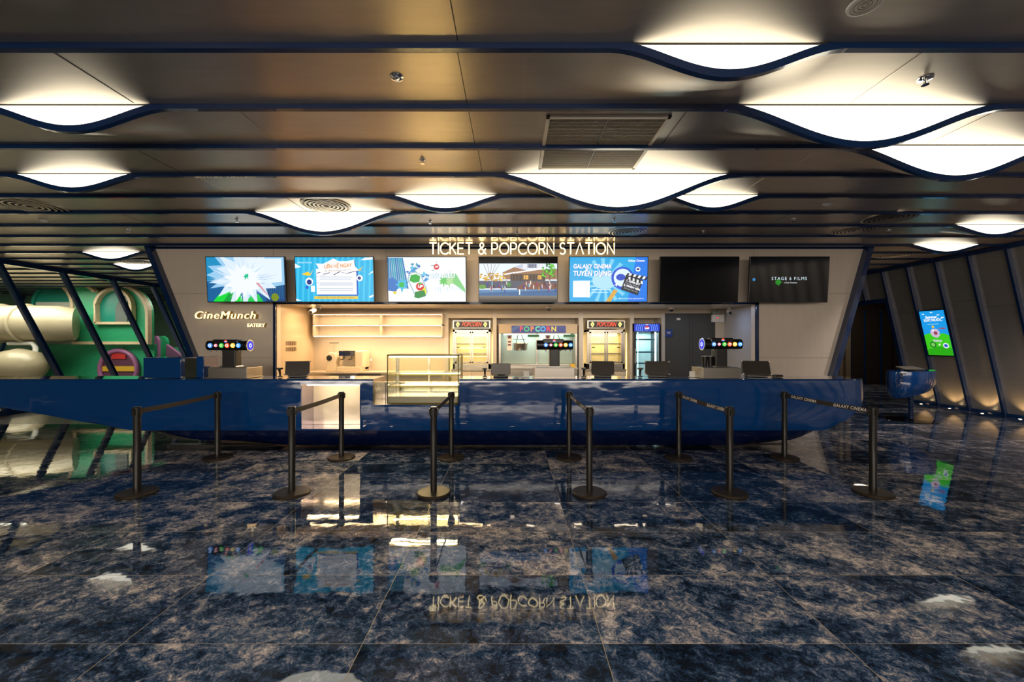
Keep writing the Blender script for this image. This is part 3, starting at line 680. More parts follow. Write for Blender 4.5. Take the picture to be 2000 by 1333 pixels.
# 2 notice
t = tv(654, 'wall screen with cyan notice and orange heading over a white text card'); p = Pic(SW, SHH)
p.rc(E(20, 175, 225), 0, 0, 1, 1)
for i in range(14): p.pg(E(60, 195, 235), [(.5, .5), (.5+.9*math.cos(i*.45), .5+.9*math.sin(i*.45)), (.5+.9*math.cos(i*.45+.14), .5+.9*math.sin(i*.45+.14))] if False else [(i/14, 0), (i/14+.025, 0), (i/14+.06, 1), (i/14+.03, 1)])
for q in ([(.84, .93), (.9, .99), (1, 1), (1, .95)], [(0, .75), (.08, .78), (0, .86)], [(.93, .6), (1, .66), (1, .7)], [(.95, .08), (1, .12), (1, .16), (.94, .12)], [(0, .02), (.07, .02), (0, .07)]): p.pg(E(235, 245, 250), q)
p.pg(E(240, 200, 40), [(.08, .62), (.17, .68), (.19, .62), (.23, .72), (.2, .6), (.16, .58)]); p.pg(E(240, 200, 40), [(.8, .7), (.88, .8), (.83, .7), (.9, .68)])
p.rc(E(20, 90, 190), .285, .135, .805, .72); p.rc(E(250, 250, 252), .27, .16, .785, .74)
cr_ = [(.26, .64), (.31, .73), (.27, .86), (.36, .85), (.42, .90), (.50, .97), (.56, .91), (.68, .91), (.76, .95), (.77, .80), (.82, .70), (.74, .68), (.66, .64), (.57, .68), (.49, .61), (.44, .66), (.36, .62), (.32, .67)]
p.pg(E(20, 50, 110), [(u+.008, v-.012) for u, v in cr_]); p.pg(E(250, 250, 252), cr_)
p.tx(E(225, 140, 20), 'LIÊN HỆ NGAY', .55, .8, .085, .1, off=.003, rot=.06, wd=.36); p.tx(E(150, 110, 20), 'ĐỂ TRẢI NGHIỆM NGAY TẠI', .55, .7, .035, .1, rot=.06)
p.tx(E(60, 90, 130), 'BOOK VÉ', .36, .585, .022)
for v in (.55, .5, .41, .37, .29, .25): p.rc(E(120, 150, 190), .31, v, .31+random.uniform(.38, .44), v+.012)
for v in (.54, .4, .28): p.el(E(220, 90, 60), .292, v+.02, .006)
p.el(E(250, 250, 252), .18, .45, .05); p.el(E(20, 50, 130), .18, .44, .033); p.rc(E(240, 245, 250), .2, .22, .25, .36); p.el(E(20, 90, 210), .15, .32, .02)
p.el(E(250, 250, 252), .83, .53, .04); p.el(E(20, 50, 130), .825, .53, .022)
p.rc(E(235, 200, 60), .24, .06, .8, .12); p.tx(E(40, 60, 90), 'MỌI CHI TIẾT XIN LIÊN HỆ: GALAXY CINEMA', .52, .09, .03)
p.tx(E(235, 245, 250), 'Galaxy Cinema', .13, .88, .04)
put(t, p)
# 3 soft drink advert
t = tv(834, 'wall screen with a tumbling green drink can on white'); p = Pic(SW, SHH)
p.rc(E(235, 242, 248), 0, 0, 1, 1)
for i in range(9): p.pg(E(20+8*(i % 3), 120+12*(i % 4), 180), [(.0+.03*i, .45-.02*i), (.025+.03*i, .45-.02*i), (.02+.022*i, .99), (.022*i, .99)])
p.pg(E(30, 110, 190), [(0, .25), (.1, .22), (.16, .42), (.06, .55), (0, .5)])
for cu_, cv_, n_ in ((.3, .66, 16), (.49, .53, 12), (.36, .75, 8), (.2, .42, 10)):
    for i in range(n_): p.star(E(*random.choice([(40, 150, 215), (25, 110, 190), (90, 195, 230), (20, 140, 180)])), cu_+random.uniform(-.05, .05), cv_+random.uniform(-.09, .09), .012, .025, 4, .5)
p.star(E(60, 180, 220), .18, .38, .05, .09, 8, .2); p.el(E(20, 180, 70), .18, .38, .035, .06); p.el(E(225, 205, 40), .09, .2, .02)
p.pg(E(150, 185, 200), [(.255, .5), (.29, .66), (.36, .675), (.435, .61), (.515, .22), (.47, .10), (.35, .12)]); p.pg(E(250, 250, 250), [(.27, .5), (.3, .63), (.36, .65), (.42, .6), (.5, .22), (.46, .12), (.36, .14)]); p.pg(E(20, 165, 60), [(.28, .47), (.3, .6), (.37, .62), (.42, .57), (.41, .45), (.34, .42)])
p.pg(E(230, 220, 40), [(.42, .3), (.48, .33), (.5, .2), (.46, .14), (.42, .17)]); p.pg(E(10, 130, 60), [(.35, .22), (.47, .26), (.49, .13), (.39, .07), (.34, .1)])
p.el(E(205, 25, 40), .415, .34, .052); p.tx(E(250, 250, 250), 'UP', .415, .34, .065, 0.2, off=.004, rot=-.15); p.pg(E(30, 180, 80), [(.40, .38), (.44, .4), (.45, .43), (.39, .42)])
p.el(E(205, 25, 40), .63, .78, .036); p.tx(E(250, 250, 250), 'UP', .63, .78, .045, 0.2, off=.003); p.rc(E(40, 80, 60), .56, .81, .6, .82); p.rc(E(40, 80, 60), .565, .7, .6, .71); p.rc(E(40, 80, 60), .63, .87, .634, .9)
p.pg(E(120, 200, 120), [(.66, .42), (.85, .4), (1, .2), (.99, .3), (.88, .62), (.8, .64)]); p.star(E(170, 215, 150), .78, .5, .05, .1, 9); p.star(E(90, 190, 90), .72, .47, .03, .07, 8)
p.tx(E(120, 175, 200), 'SIÊU SIÊU', .705, .575, .105, .12, off=.004); p.tx(E(255, 255, 255), 'SIÊU SIÊU', .70, .58, .105, .12, off=.002)
for i in range(12): p.rc(E(150, 190, 225), .62+.03*i, random.uniform(.2, .3), .624+.03*i, random.uniform(.3, .36))
put(t, p)
# 4 street scene
t = tv(1012, 'wall screen with a letterboxed street scene of people before a building'); p = Pic(SW, SHH)
y0, y1 = .13, .86
p.rc(E(225, 235, 250), 0, y0, 1, y1); p.pg(E(150, 110, 80), [(.3, .5), (.3, .66), (.45, .78), (.62, .7), (1, .74), (1, .5)]); p.pg(E(190, 195, 215), [(.45, .78), (.55, .85), (.62, .85), (.62, .72)])
p.rc(E(225, 228, 235), .56, .74, .82, y1); p.rc(E(90, 100, 125), .62, .76, .74, .85)
for i in range(6): p.rc(E(200, 205, 220), .63+.02*i, .76, .634+.02*i, .85)
p.pg(E(235, 235, 235), [(.3, .63), (.82, .76), (.82, .73), (.32, .60)]); p.rc(E(60, 50, 48), .4, .47, .85, .62); p.rc(E(225, 170, 70), .57, .5, .63, .6); p.rc(E(225, 170, 70), .75, .5, .8, .6)
for i in range(10): p.rc(E(110, 85, 60), .42+.043*i, .47, .427+.043*i, .65)
p.rc(E(75, 80, 100), 0, .3, 1, .47); p.pg(E(120, 75, 60), [(.48, .3), (.6, .46), (1, .40), (1, .25), (.5, .25)]); p.rc(E(45, 95, 145), 0, y0, 1, .27); p.pg(E(80, 130, 175), [(0, .2), (1, .26), (1, .28), (0, .27)])
for i in range(50): p.el(E(*random.choice([(215, 170, 40), (190, 140, 40), (230, 200, 90)])), random.uniform(.01, .33), random.uniform(.47, .64), .016, .018)
for i in range(5): p.pg(E(130, 100, 70), [(.14, .5), (.145, .5), (.06+.05*i, .84), (.055+.05*i, .84)])
for i in range(40): p.el(E(30+2*i, 100+3*i, 40), random.uniform(.81, .98), random.uniform(.55, .84), .014, .022)
p.rc(E(80, 60, 40), .9, .35, .91, .6); p.el(E(90, 150, 60), .04, .33, .05, .05); p.el(E(70, 130, 60), .38, .38, .03, .06)
cols = [(40, 60, 150), (200, 190, 190), (70, 150, 190), (150, 40, 90), (230, 225, 220), (60, 40, 50), (190, 150, 60)]
for i in range(36):
    u = random.choice([random.uniform(.04, .35), random.uniform(.55, .98)]); v = random.uniform(.2, .4); c = random.choice(cols)
    p.rc(E(*c), u, v, u+.014, v+.08); p.el(E(150, 105, 85), u+.007, v+.095, .006)
p.rc(E(240, 242, 245), .51, .15, .525, .27); p.rc(E(190, 195, 200), .17, .2, .175, .5)
put(t, p)
# 5 recruiting poster
t = tv(1188, 'wall screen with blue recruiting poster, magnifying glass and clapperboard'); p = Pic(SW, SHH)
p.rc(E(15, 165, 225), 0, 0, 1, 1); p.pg(E(20, 120, 230), [(.75, 0), (1, 0), (1, 1), (.85, 1)])
for i in range(16):
    a0 = i*2*PI/16; p.pg(E(120, 205, 240), [(.45, .48), (.45+.33*math.cos(a0), .48+.5*math.sin(a0)), (.45+.33*math.cos(a0+.16), .48+.5*math.sin(a0+.16))])
p.el(E(170, 220, 245), .45, .48, .16, .2)
for dx, c in ((.006, (20, 90, 190)), (0, (255, 255, 255))):
    p.tx(E(*c), 'GALAXY CINEMA', .045+dx, .79-dx, .10, .05, 'LEFT', off=.004, wd=.49); p.tx(E(*c), 'TUYỂN DỤNG', .045+dx, .63-dx, .115, .05, 'LEFT', off=.005, wd=.49)
p.rc(E(250, 252, 254), .045, .10, .26, .47)
for v, wd in ((.33, .06), (.26, .25), (.2, .22)): p.rc(E(200, 230, 245), .28, v, .28+wd, v+.02)
p.pg(E(215, 165, 60), [(.47, 0), (.53, 0), (.62, .25), (.57, .28)]); p.el(E(20, 75, 205), .68, .53, .145); p.el(E(215, 235, 250), .68, .54, .115); p.el(E(20, 70, 190), .655, .55, .06, .075); p.star(E(250, 252, 255), .6, .38, .01, .025, 4, .1)
p.el(E(250, 250, 252), .875, .73, .03); p.el(E(20, 45, 110), .875, .73, .02, .025)
def rot_(pts, cu, cv, an): return [(cu+((u-cu)*math.cos(an)*p.w-(v-cv)*math.sin(an)*p.h)/p.w, cv+((u-cu)*math.sin(an)*p.w+(v-cv)*math.cos(an)*p.h)/p.h) for u, v in pts]
an = -.32; p.pg(E(25, 30, 45), rot_([(.69, .2), (.92, .2), (.92, .56), (.69, .56)], .8, .4, an)); p.pg(E(20, 25, 35), rot_([(.70, .60), (.96, .66), (.96, .58), (.70, .53)], .8, .4, an))
for i in range(4):
    p.pg(E(245, 245, 248), rot_([(.73+.055*i, .53), (.755+.055*i, .53), (.765+.055*i, .47), (.74+.055*i, .47)], .8, .4, an)); p.pg(E(245, 245, 248), rot_([(.73+.06*i, .61+.012*i), (.76+.06*i, .617+.012*i), (.75+.06*i, .56+.008*i), (.72+.06*i, .553+.008*i)], .8, .4, an))
p.tx(E(245, 245, 248), '1. GIÁM SÁT', .815, .43, .045, rot=an, off=.003); p.tx(E(245, 245, 248), '2. NHÂN VIÊN', .80, .32, .045, rot=an, off=.003); p.tx(E(200, 210, 220), 'Thực tập / Parttime', .80, .38, .03, rot=an); p.tx(E(200, 210, 220), 'Full time / Part time', .79, .26, .03, rot=an)
p.tx(E(250, 250, 255), 'Galaxy Cinema', .85, .92, .045, off=.002); p.tx(E(240, 248, 252), 'tuyendung.nhansu galaxystudio.vn', .8, .07, .03); p.el(E(245, 250, 255), .64, .07, .008)
put(t, p)
t = tv(1365, 'black switched off wall screen between the blue poster and the dark film title')
# 7 film title
t = tv(1540.5, 'dark wall screen with a small white film studio title'); p = Pic(SW, SHH)
p.tx(E(205, 225, 235), 'STAGE 6 FILMS', .50, .52, .075, 0, space=1.25); p.tx(E(190, 200, 205), 'a Sony Company', .52, .43, .032, off=.001); p.star(E(30, 130, 30), .36, .44, .03, .045, 9, .2); p.el(E(60, 150, 215), .045, .50, .018); p.el(E(20, 60, 110), .045, .50, .008)
put(t, p)

# digital poster in the leaning wall
zt, zb_ = 2.20, 1.20; d0, d1 = bar_D(10)+0.05, bar_D(11)-0.05; cz = (zt+zb_)/2; cd = (d0+d1)/2; lean = math.atan((XB-XT)/ZC)
t = thing('poster_screen', 'bright blue and green portrait poster screen on the leaning metal wall', 'screen', (rw(cz)-0.05, cd, cz))
t.rotation_euler = (Matrix.Rotation(-lean, 3, 'Y') @ Matrix.Rotation(PI/2*-1, 3, 'Z')).to_euler()
w_, h_ = d1-d0, (zt-zb_)/math.cos(lean)
a = MB(); a.box(-w_/2-.02, w_/2+.02, 0.004, 0.04, -h_/2-.03, h_/2+.02); mk('housing', a, 'bezel', t)
p = Pic(w_, h_); p.rc(E(25, 150, 225), 0, 0, 1, 1); p.pg(E(60, 195, 30), [(0, 0), (1, 0), (1, .45), (.75, .5), (.5, .43), (.25, .5), (0, .46)]); p.pg(E(40, 165, 20), [(0, 0), (1, 0), (1, .16), (.5, .2), (0, .12)])
for u, v in ((.15, .93), (.75, .9), (.5, .96), (.9, .84)): p.el(E(220, 240, 250), u, v, .06, .012)
p.tx(E(245, 248, 250), 'Summer', .45, .86, .055, .2, off=.003); p.tx(E(245, 248, 250), 'LỬC NƯỚC', .5, .79, .055, .1, off=.003); p.rc(E(120, 190, 230), .25, .69, .7, .71)
p.star(E(200, 180, 205), .48, .5, .17, .2, 14, .1); p.el(E(150, 70, 90), .5, .5, .08); p.star(E(240, 220, 230), .42, .56, .04, .06, 7); p.el(E(225, 190, 60), .45, .64, .05, .03); p.tx(E(160, 30, 40), 'COMBO', .8, .6, .03, off=.002)
p.tx(E(220, 200, 235), 'Galaxy', .5, .33, .05, .2, off=.002); p.el(E(30, 110, 40), .3, .24, .13); p.el(E(120, 200, 90), .3, .24, .08); p.el(E(230, 235, 240), .8, .22, .11); p.el(E(40, 80, 190), .8, .22, .07); p.star(E(230, 240, 200), .56, .24, .03, .06, 5)
put(t, p)

# ------------------------------------------------------------------ signs
# stroke letters (unit cell height 1), each a list of polylines
def arc(cx_, cy_, rx_, ry_, a0, a1, n=14): return [(cx_+rx_*math.cos(math.radians(a0+(a1-a0)*i/n)), cy_+ry_*math.sin(math.radians(a0+(a1-a0)*i/n))) for i in range(n+1)]
G = {'T': (0.74, [[(0, 1), (.74, 1)], [(.37, 1), (.37, 0)]]), 'I': (0.0, [[(0, 0), (0, 1)]]), 'C': (0.82, [arc(.5, .5, .5, .5, 42, 318, 24)]),
     'K': (0.66, [[(0, 0), (0, 1)], [(.62, 1), (0, .42)], [(.2, .6), (.66, 0)]]), 'E': (0.60, [[(.6, 1), (0, 1), (0, 0), (.6, 0)], [(0, .52), (.54, .52)]]),
     '&': (0.84, [[(.84, 0), (.22, .68)]+arc(.38, .8, .19, .2, 200, -40, 10)+[(.12, .4)]+arc(.32, .27, .28, .27, 150, 330, 12)+[(.8, .5)]]),
     'P': (0.62, [[(0, 0), (0, 1), (.32, 1)]+arc(.34, .72, .28, .28, 90, -90, 12)+[(0, .44)]]), 'O': (1.0, [arc(.5, .5, .5, .5, 0, 360, 32)]),
     'R': (0.64, [[(0, 0), (0, 1), (.32, 1)]+arc(.34, .72, .28, .28, 90, -90, 12)+[(0, .44)], [(.34, .44), (.64, 0)]]),
     'N': (0.74, [[(0, 0), (0, 1), (.74, 0), (.74, 1)]]), 'S': (0.60, [arc(.32, .75, .27, .25, 35, 270, 14)[:-1]+arc(.30, .26, .29, .26, 90, -145, 14)]),
     'A': (0.80, [[(0, 0), (.4, 1), (.8, 0)]])}
txt = 'TICKET & POPCORN STATION'; D = 7.38; h_ = (Z_(475, D)-Z_(497, D)); tot = 0
for ch in txt: tot += (0.42 if ch == ' ' else G[ch][0]+0.22)
tot -= 0.22; W_ = X_(1200, D)-X_(839, D); sx = W_/tot
sg = thing('neon_sign', 'glowing warm neon letters TICKET & POPCORN STATION hung under the ceiling', 'sign', (X_(839, D), D, Z_(497, D)))
x = 0
for ch in txt:
    if ch == ' ': x += 0.42; continue
    a = MB()
    for pl in G[ch][1]: a.tube([((x+u)*sx, 0, v*h_) for u, v in pl], 0.0072, 8)
    lt = mk('letter', a, 'neon', sg, smooth=60)
    b_ = MB()
    for pl in G[ch][1]: b_.tube([((x+u)*sx, 0.022, v*h_) for u, v in pl], 0.013, 6)
    mk('backing', b_, 'neon_side', lt, smooth=60)
    x += G[ch][0]+0.22
a = MB()
for i in range(9): a.box(W_*i/8-0.004, W_*i/8+0.004, 0.03, 0.038, h_*0.8, ZC-sg.location.z)
a.box(0, W_, 0.03, 0.04, h_*0.8, h_*0.8+0.012); mk('hanger', a, 'black', sg)
t = thing('wall_letters', 'backlit amber script wall letters reading CineMunch, under the first screen', 'sign', (X_(437, 7.7), 7.72, Z_(617, 7.7)))
me = text_mesh('CineMunch', 0.205, 0.012, 0.22, 'CENTER', 1.12, -0.0012); a = MB(); a.mesh(me, FACE); sc_x = (X_(497, 7.7)-X_(379, 7.7))/(max(v.x for v in a.v)-min(v.x for v in a.v))
for v in a.v: v.x *= sc_x
mk('letter_faces', a, 'neon_soft', t); b_ = MB(); b_.mesh(text_mesh('CineMunch', 0.205, 0.02, 0.22, 'CENTER', 1.12, 0.001), FACE)
for v in b_.v: v.x = v.x*sc_x; v.y += 0.05
mk('letter_returns', b_, mat('bronze_return', (0.22, 0.12, 0.02), 0.3, 0.9, emit=0.05, ecol=(1, 0.6, 0.1)), t)
t = thing('wall_letters', 'small amber wall letters reading EATERY, under the script letters', 'sign', (X_(498, 7.7), 7.73, Z_(636.5, 7.7)))
me = text_mesh('EATERY', 0.095, 0.01, 0, 'CENTER', 1.0, 0.001); a = MB(); a.mesh(me, FACE); mk('letter_faces', a, 'neon_soft', t)
b_ = MB(); b_.mesh(text_mesh('EATERY', 0.095, 0.018, 0, 'CENTER', 1.0, 0.003), FACE)
for v in b_.v: v.y += 0.035
mk('letter_returns', b_, mat('bronze_return_small', (0.22, 0.12, 0.02), 0.3, 0.9, emit=0.05, ecol=(1, 0.6, 0.1)), t)

# ------------------------------------------------------------------ drink dispensers on the counter
LOGO = [((70, 140, 235), (230, 240, 255)), ((225, 120, 140), (250, 235, 240)), ((40, 170, 60), (220, 245, 160)), ((235, 80, 40), (255, 240, 225)), ((235, 190, 60), (250, 250, 200)), ((40, 140, 230), (220, 240, 255))]
def disc_y(m, mb, x, z, r, y, n=20): mb.use(m); mb.poly([(x+r*math.cos(2*PI*i/n), y, z+r*math.sin(2*PI*i/n)) for i in range(n)])
def dispenser(fx0, fx1, hx0, hx1, px0, px1, label, side, hy0=664, hy1=686):
    Df = 5.72; b0, b1 = X_(fx0, Df), X_(fx1, Df); cx_ = (b0+b1)/2; bz = Z_(719.5, Df)-CT
    t = thing('drink_dispenser', label, 'drink dispenser', (cx_, Df, CT), group='drink dispensers on the blue counter')
    a = MB(); w2 = (b1-b0)/2; a.box(-w2, w2, 0, 0.36, 0, bz); mk('drip_base', a, 'steel', t, bevel=0.003)
    a = MB(); a.box(-w2-0.02, w2+0.02, -0.015, 0.37, 0, 0.006); mk('base_flange', a, 'steel', t)
    a = MB(); a.box(-w2+0.03, w2-0.03, 0.03, 0.30, bz, bz+0.006)
    mk('drip_grate', a, 'sink', t)
    Dh = 5.90; y = Dh-Df; q0, q1 = X_(px0, Dh)-cx_, X_(px1, Dh)-cx_; qm = (q0+q1)/2; h0, h1 = X_(hx0, Dh)-cx_, X_(hx1, Dh)-cx_
    zt, zl = Z_(hy0, Dh)-CT, Z_(hy1, Dh)-CT; zc_ = (zt+zl)/2-0.005; rr = (zt-zl)/2
    a = MB(); a.box(q0, q1, y-0.07, y+0.07, bz+0.004, zl+0.02); mk('column', a, 'black', t, bevel=0.012)
    a = MB(); a.box(q0-0.015, q1+0.015, y-0.085, y+0.085, bz+0.004, bz+0.018); mk('column_foot', a, 'chrome', t, bevel=0.003)
    a = MB(); a.tube([(h0, y, zc_), (h1, y, zc_)], rr*0.86, 28); hd = mk('head', a, 'bezel', t, smooth=30)
    a = MB(); a.box(h0+0.09, h1-0.13, y-rr*0.75, y+rr*0.7, zc_+rr*0.2, zc_+rr*1.05); mk('head_cover', a, 'bezel', t, bevel=0.015)
    wd = (h1-h0); st = wd*0.82/6
    for i in range(6):
        c0, c1 = LOGO[i]; x = h0+(0.035 if side > 0 else 0.10)+st*(i+0.4); yy = y-rr*0.86; rbt = st*(0.42 if i != 1 else 0.3)
        b_ = MB(); b_.use(E(*c0, 1.3)); b_.lathe([(rbt, 0), (rbt*0.96, 0.008), (rbt*0.7, 0.012)], (x, yy+0.004, zc_), 'y', 20)
        disc_y(E(*c1, 1.5), b_, x, zc_, rbt*0.55, yy-0.0085); disc_y(E(*c0, 1.2), b_, x, zc_-rbt*0.05, rbt*0.3, yy-0.009)
        mk('flavour_button', b_, None, hd)
        b_ = MB(); b_.cyl((x, yy+0.02, zc_-rr*0.80), (x, yy+0.02, zc_-rr*1.12), 0.008, 0.006, 10); mk('nozzle', b_, 'chrome', hd)
    # badge on the cover
    b_ = MB(); x = (h0+h1)/2-0.01; yy = y-rr*0.77
    disc_y(E(235, 240, 245), b_, x, zc_+rr*0.72, rr*0.26, yy-0.001); b_.use(E(225, 60, 40, 1.2)); b_.poly([(x+rr*0.26*math.cos(a_), yy-0.002, zc_+rr*0.72+rr*0.26*math.sin(a_)) for a_ in [PI*i/10 for i in range(11)]])
    b_.use(E(30, 70, 190)); b_.poly([(x+rr*0.26*math.cos(a_), yy-0.002, zc_+rr*0.72+rr*0.26*math.sin(a_)) for a_ in [PI+0.35+(PI-0.7)*i/10 for i in range(11)]]); mk('badge', b_, None, hd)
    # end cap with lit round logo turned to the viewer
    if side:
        ex = h1 if side > 0 else h0; b_ = MB(); R_ = rr*1.02; ang = side*math.radians(88)
        def pl(u, v, off): return (ex+side*0.01+u*math.cos(ang)*1+off*math.sin(ang)*1, y-rr*0.35+u*math.sin(ang)-off*math.cos(ang), zc_+v)
        def dsc(m, r, off): b_.use(m); b_.poly([pl(r*math.cos(2*PI*i/24), r*math.sin(2*PI*i/24), off) for i in range(24)])
        b_.use('chrome'); n0 = len(b_.v)
        for off in (0, 0.015):
            b_.v += [Vector(pl(R_*math.cos(2*PI*i/24), R_*math.sin(2*PI*i/24), off)) for i in range(24)]
        for i in range(24): b_.face((n0+i, n0+(i+1) % 24, n0+24+(i+1) % 24, n0+24+i))
        dsc('chrome', R_, 0); dsc('chrome', R_, 0.015); dsc(E(40, 50, 215, 1.1), R_*0.82, 0.0165); dsc(E(225, 230, 250, 1.1), R_*0.36, 0.0175); dsc(E(60, 80, 215), R_*0.16, 0.0185)
        mk('end_badge', b_, None, hd)
    return t
dispenser(406, 482, 408, 488, 440, 466, 'black drink dispenser under the eatery letters, on steel drip base', 1)
dispenser(1044, 1122, 1048, 1118, 1073, 1092, 'black drink dispenser before the popcorn machine, on steel drip base', 0, 663, 685)
td = dispenser(1373, 1447, 1372, 1446, 1393, 1416, 'black drink dispenser at the servery end with cups stacked beside its column', -1, 661, 684)
for i, px in enumerate((1376, 1387)):
    D = 5.95; t = thing('cup_stack', ['black nested cups standing by the dispenser column, outer stack', 'black nested cups standing by the dispenser column, stack against it'][i], 'cups', (X_(px, D), D, Z_(719.5, 5.72)+0.006))
    a = MB(); a.lathe([(0.030, 0), (0.042, 0.145), (0.047, 0.147), (0.047, 0.151), (0.040, 0.151)]); mk('cups', a, 'black', t, smooth=30)
    a = MB(); a.lathe([(0.0475, 0.147), (0.0475, 0.152)], cap=False); mk('rim', a, 'white', t, smooth=30)

# ------------------------------------------------------------------ point of sale terminals
def pos(px0, px1, label, yaw, tilt, D=5.95, y0=708.5, y1=735, scan=0):
    cx_ = (X_(px0, D)+X_(px1, D))/2; w_ = (X_(px1, D)-X_(px0, D))/2; h_ = (Z_(y0, D)-Z_(y1, D))/math.cos(tilt)
    t = thing('sales_terminal', label, 'sales terminal', (cx_, D, CT), (0, 0, yaw), 'sales terminals on the blue counter')
    c, s = math.cos(tilt), math.sin(tilt)
    def q(x, y, z): return (x, y*c+z*s, 0.03+z*c-y*s)     # screen seen from behind, leaning away at top
    a = MB(); a.hexa([q(-w_, 0, 0), q(w_, 0, 0), q(w_, 0.03, 0), q(-w_, 0.03, 0), q(-w_, 0, h_), q(w_, 0, h_), q(w_, 0.03, h_), q(-w_, 0.03, h_)]); sc_ = mk('display_back', a, mat('terminal_shell', (0.05, 0.043, 0.038), 0.3), t, bevel=0.006)
    a = MB()
    for sx in (-1, 1):
        for z in (0.01, h_-0.01): a.box(sx*w_-0.012, sx*w_+0.012, q(0, 0, z)[1]-0.008, q(0, 0, z)[1]+0.03, q(0, 0, z)[2]-0.009, q(0, 0, z)[2]+0.009)
    mk('corner_caps', a, 'chrome', sc_)
    a = MB(); a.hexa([q(-w_*0.4, 0.03, h_*0.25), q(w_*0.4, 0.03, h_*0.25), (w_*0.4, 0.22, 0.012), (-w_*0.4, 0.22, 0.012), q(-w_*0.4, 0.03, h_*0.7), q(w_*0.4, 0.03, h_*0.7), (w_*0.4, 0.23, 0.025), (-w_*0.4, 0.23, 0.025)]); mk('stand_arm', a, 'black', t)
    a = MB(); a.box(-w_*0.75, w_*0.75, -0.02, 0.23, 0, 0.022); mk('stand_foot', a, 'black', t, bevel=0.004)
    a = MB(); a.hexa([q(-w_, 0.035, h_*0.1), q(-w_+0.008, 0.035, h_*0.1), (-w_+0.008, 0.2, 0.022), (-w_, 0.2, 0.022), q(-w_, 0.035, h_*0.9), q(-w_+0.008, 0.035, h_*0.9), (-w_+0.008, 0.2, 0.05), (-w_, 0.2, 0.05)])
    mk('side_bracket', a, 'black', t)
    return t
pos(559, 602, 'black sales terminal before the warm tiled servery corner', 0.35, 0.30)
pos(959, 997, 'black sales terminal beside the pastry display case', 0.0, 0.06, y0=709, y1=731)
pos(1155, 1199, 'brownish sales terminal before the second popcorn warmer', -0.25, 0.32)
pos(1262, 1306, 'black sales terminal before the blue lit drinks fridge', -0.25, 0.32)
pos(1455, 1503, 'black sales terminal tilted far back beside the last drink dispenser', -0.35, 0.62)
def scanner(px, label, D=5.9):
    t = thing('barcode_scanner', label, 'barcode scanner', (X_(px, D), D, CT), group='barcode scanners on the counter')
    a = MB(); a.lathe([(0.035, 0), (0.035, 0.012), (0.012, 0.02), (0.012, 0.05)], (0, 0, 0)); mk('stand', a, 'black', t, smooth=30)
    a = MB(); a.tube([(0, 0.0, 0.045), (0, -0.01, 0.09), (0.0, -0.02, 0.115)], [0.014, 0.016, 0.02]); a.box(-0.03, 0.03, -0.06, 0.03, 0.11, 0.135); mk('scan_head', a, 'black', t, bevel=0.005)
scanner(547, 'small black scanner beside the terminal in the warm corner')
scanner(947, 'small black scanner between display case and its terminal')
scanner(1140, 'small black scanner beside the brownish terminal')
scanner(1250, 'small black scanner before the drinks fridge')
t = tag(mk('card_reader', MB().box(-0.06, 0.06, -0.045, 0.045, 0, 0.03), 'black', None, loc=(X_(1518, 5.95), 5.95, CT), bevel=0.008), 'flat black card reader at the end of the servery counter', 'card reader')
for px, lb in ((1028, 'white paper tray beside the middle dispenser'), (1352, 'small clear acrylic holder at the foot of the last dispenser')):
    D = 5.9; t = thing('leaflet_holder', lb, 'holder', (X_(px, D), D, CT)); a = MB(); a.box(-0.045, 0.045, -0.03, 0.03, 0, 0.006); mk('tray', a, 'white', t); a = MB(); a.box(-0.04, 0.04, 0.0, 0.004, 0.006, 0.085); mk('card', a, 'white', t)

# ------------------------------------------------------------------ kitchen
D = 9.43
t = thing('wall_shelf', 'long cream wall shelf unit with two lit shelves in the servery', 'shelf', (X_(744, D), KF, Z_(657, D)))
sx0, sx1 = X_(622, D)-t.location.x, X_(868, D)-t.location.x; hz = Z_(616, D)-t.location.z
for i, z in enumerate((0, hz*0.5, hz)):
    a = MB(); a.box(sx0, sx1, -0.30, 0, z-0.011, z+0.011); s_ = mk('shelf_board', a, 'kitchen', t)
    b_ = MB(); b_.box(sx0+0.02, sx1-0.02, -0.285, -0.27, z-0.017, z-0.011); mk('led_strip', b_, 'led', s_)
for xx in (sx0, X_(749, D)-t.location.x, sx1-0.02): a = MB(); a.box(xx, xx+0.02, -0.30, 0, 0.01, hz-0.01); mk('divider', a, 'kitchen', t)
a = MB(); a.box(sx0, sx1, -0.01, -0.001, 0, hz); mk('back_board', a, 'kitchen', t)
area('shelf_led_light', (X_(745, 9.2), 9.2, Z_(657, D)-0.03), (2.8, 0.03), 9, (1, 0.80, 0.52))
area('shelf_led_light_upper', (X_(745, 9.25), 9.2, Z_(636, D)-0.03), (2.8, 0.03), 3.5, (1, 0.80, 0.52))
area('shelf_led_light_top', (X_(745, 9.25), 9.2, Z_(616, D)-0.03), (2.8, 0.03), 3.5, (1, 0.80, 0.52))
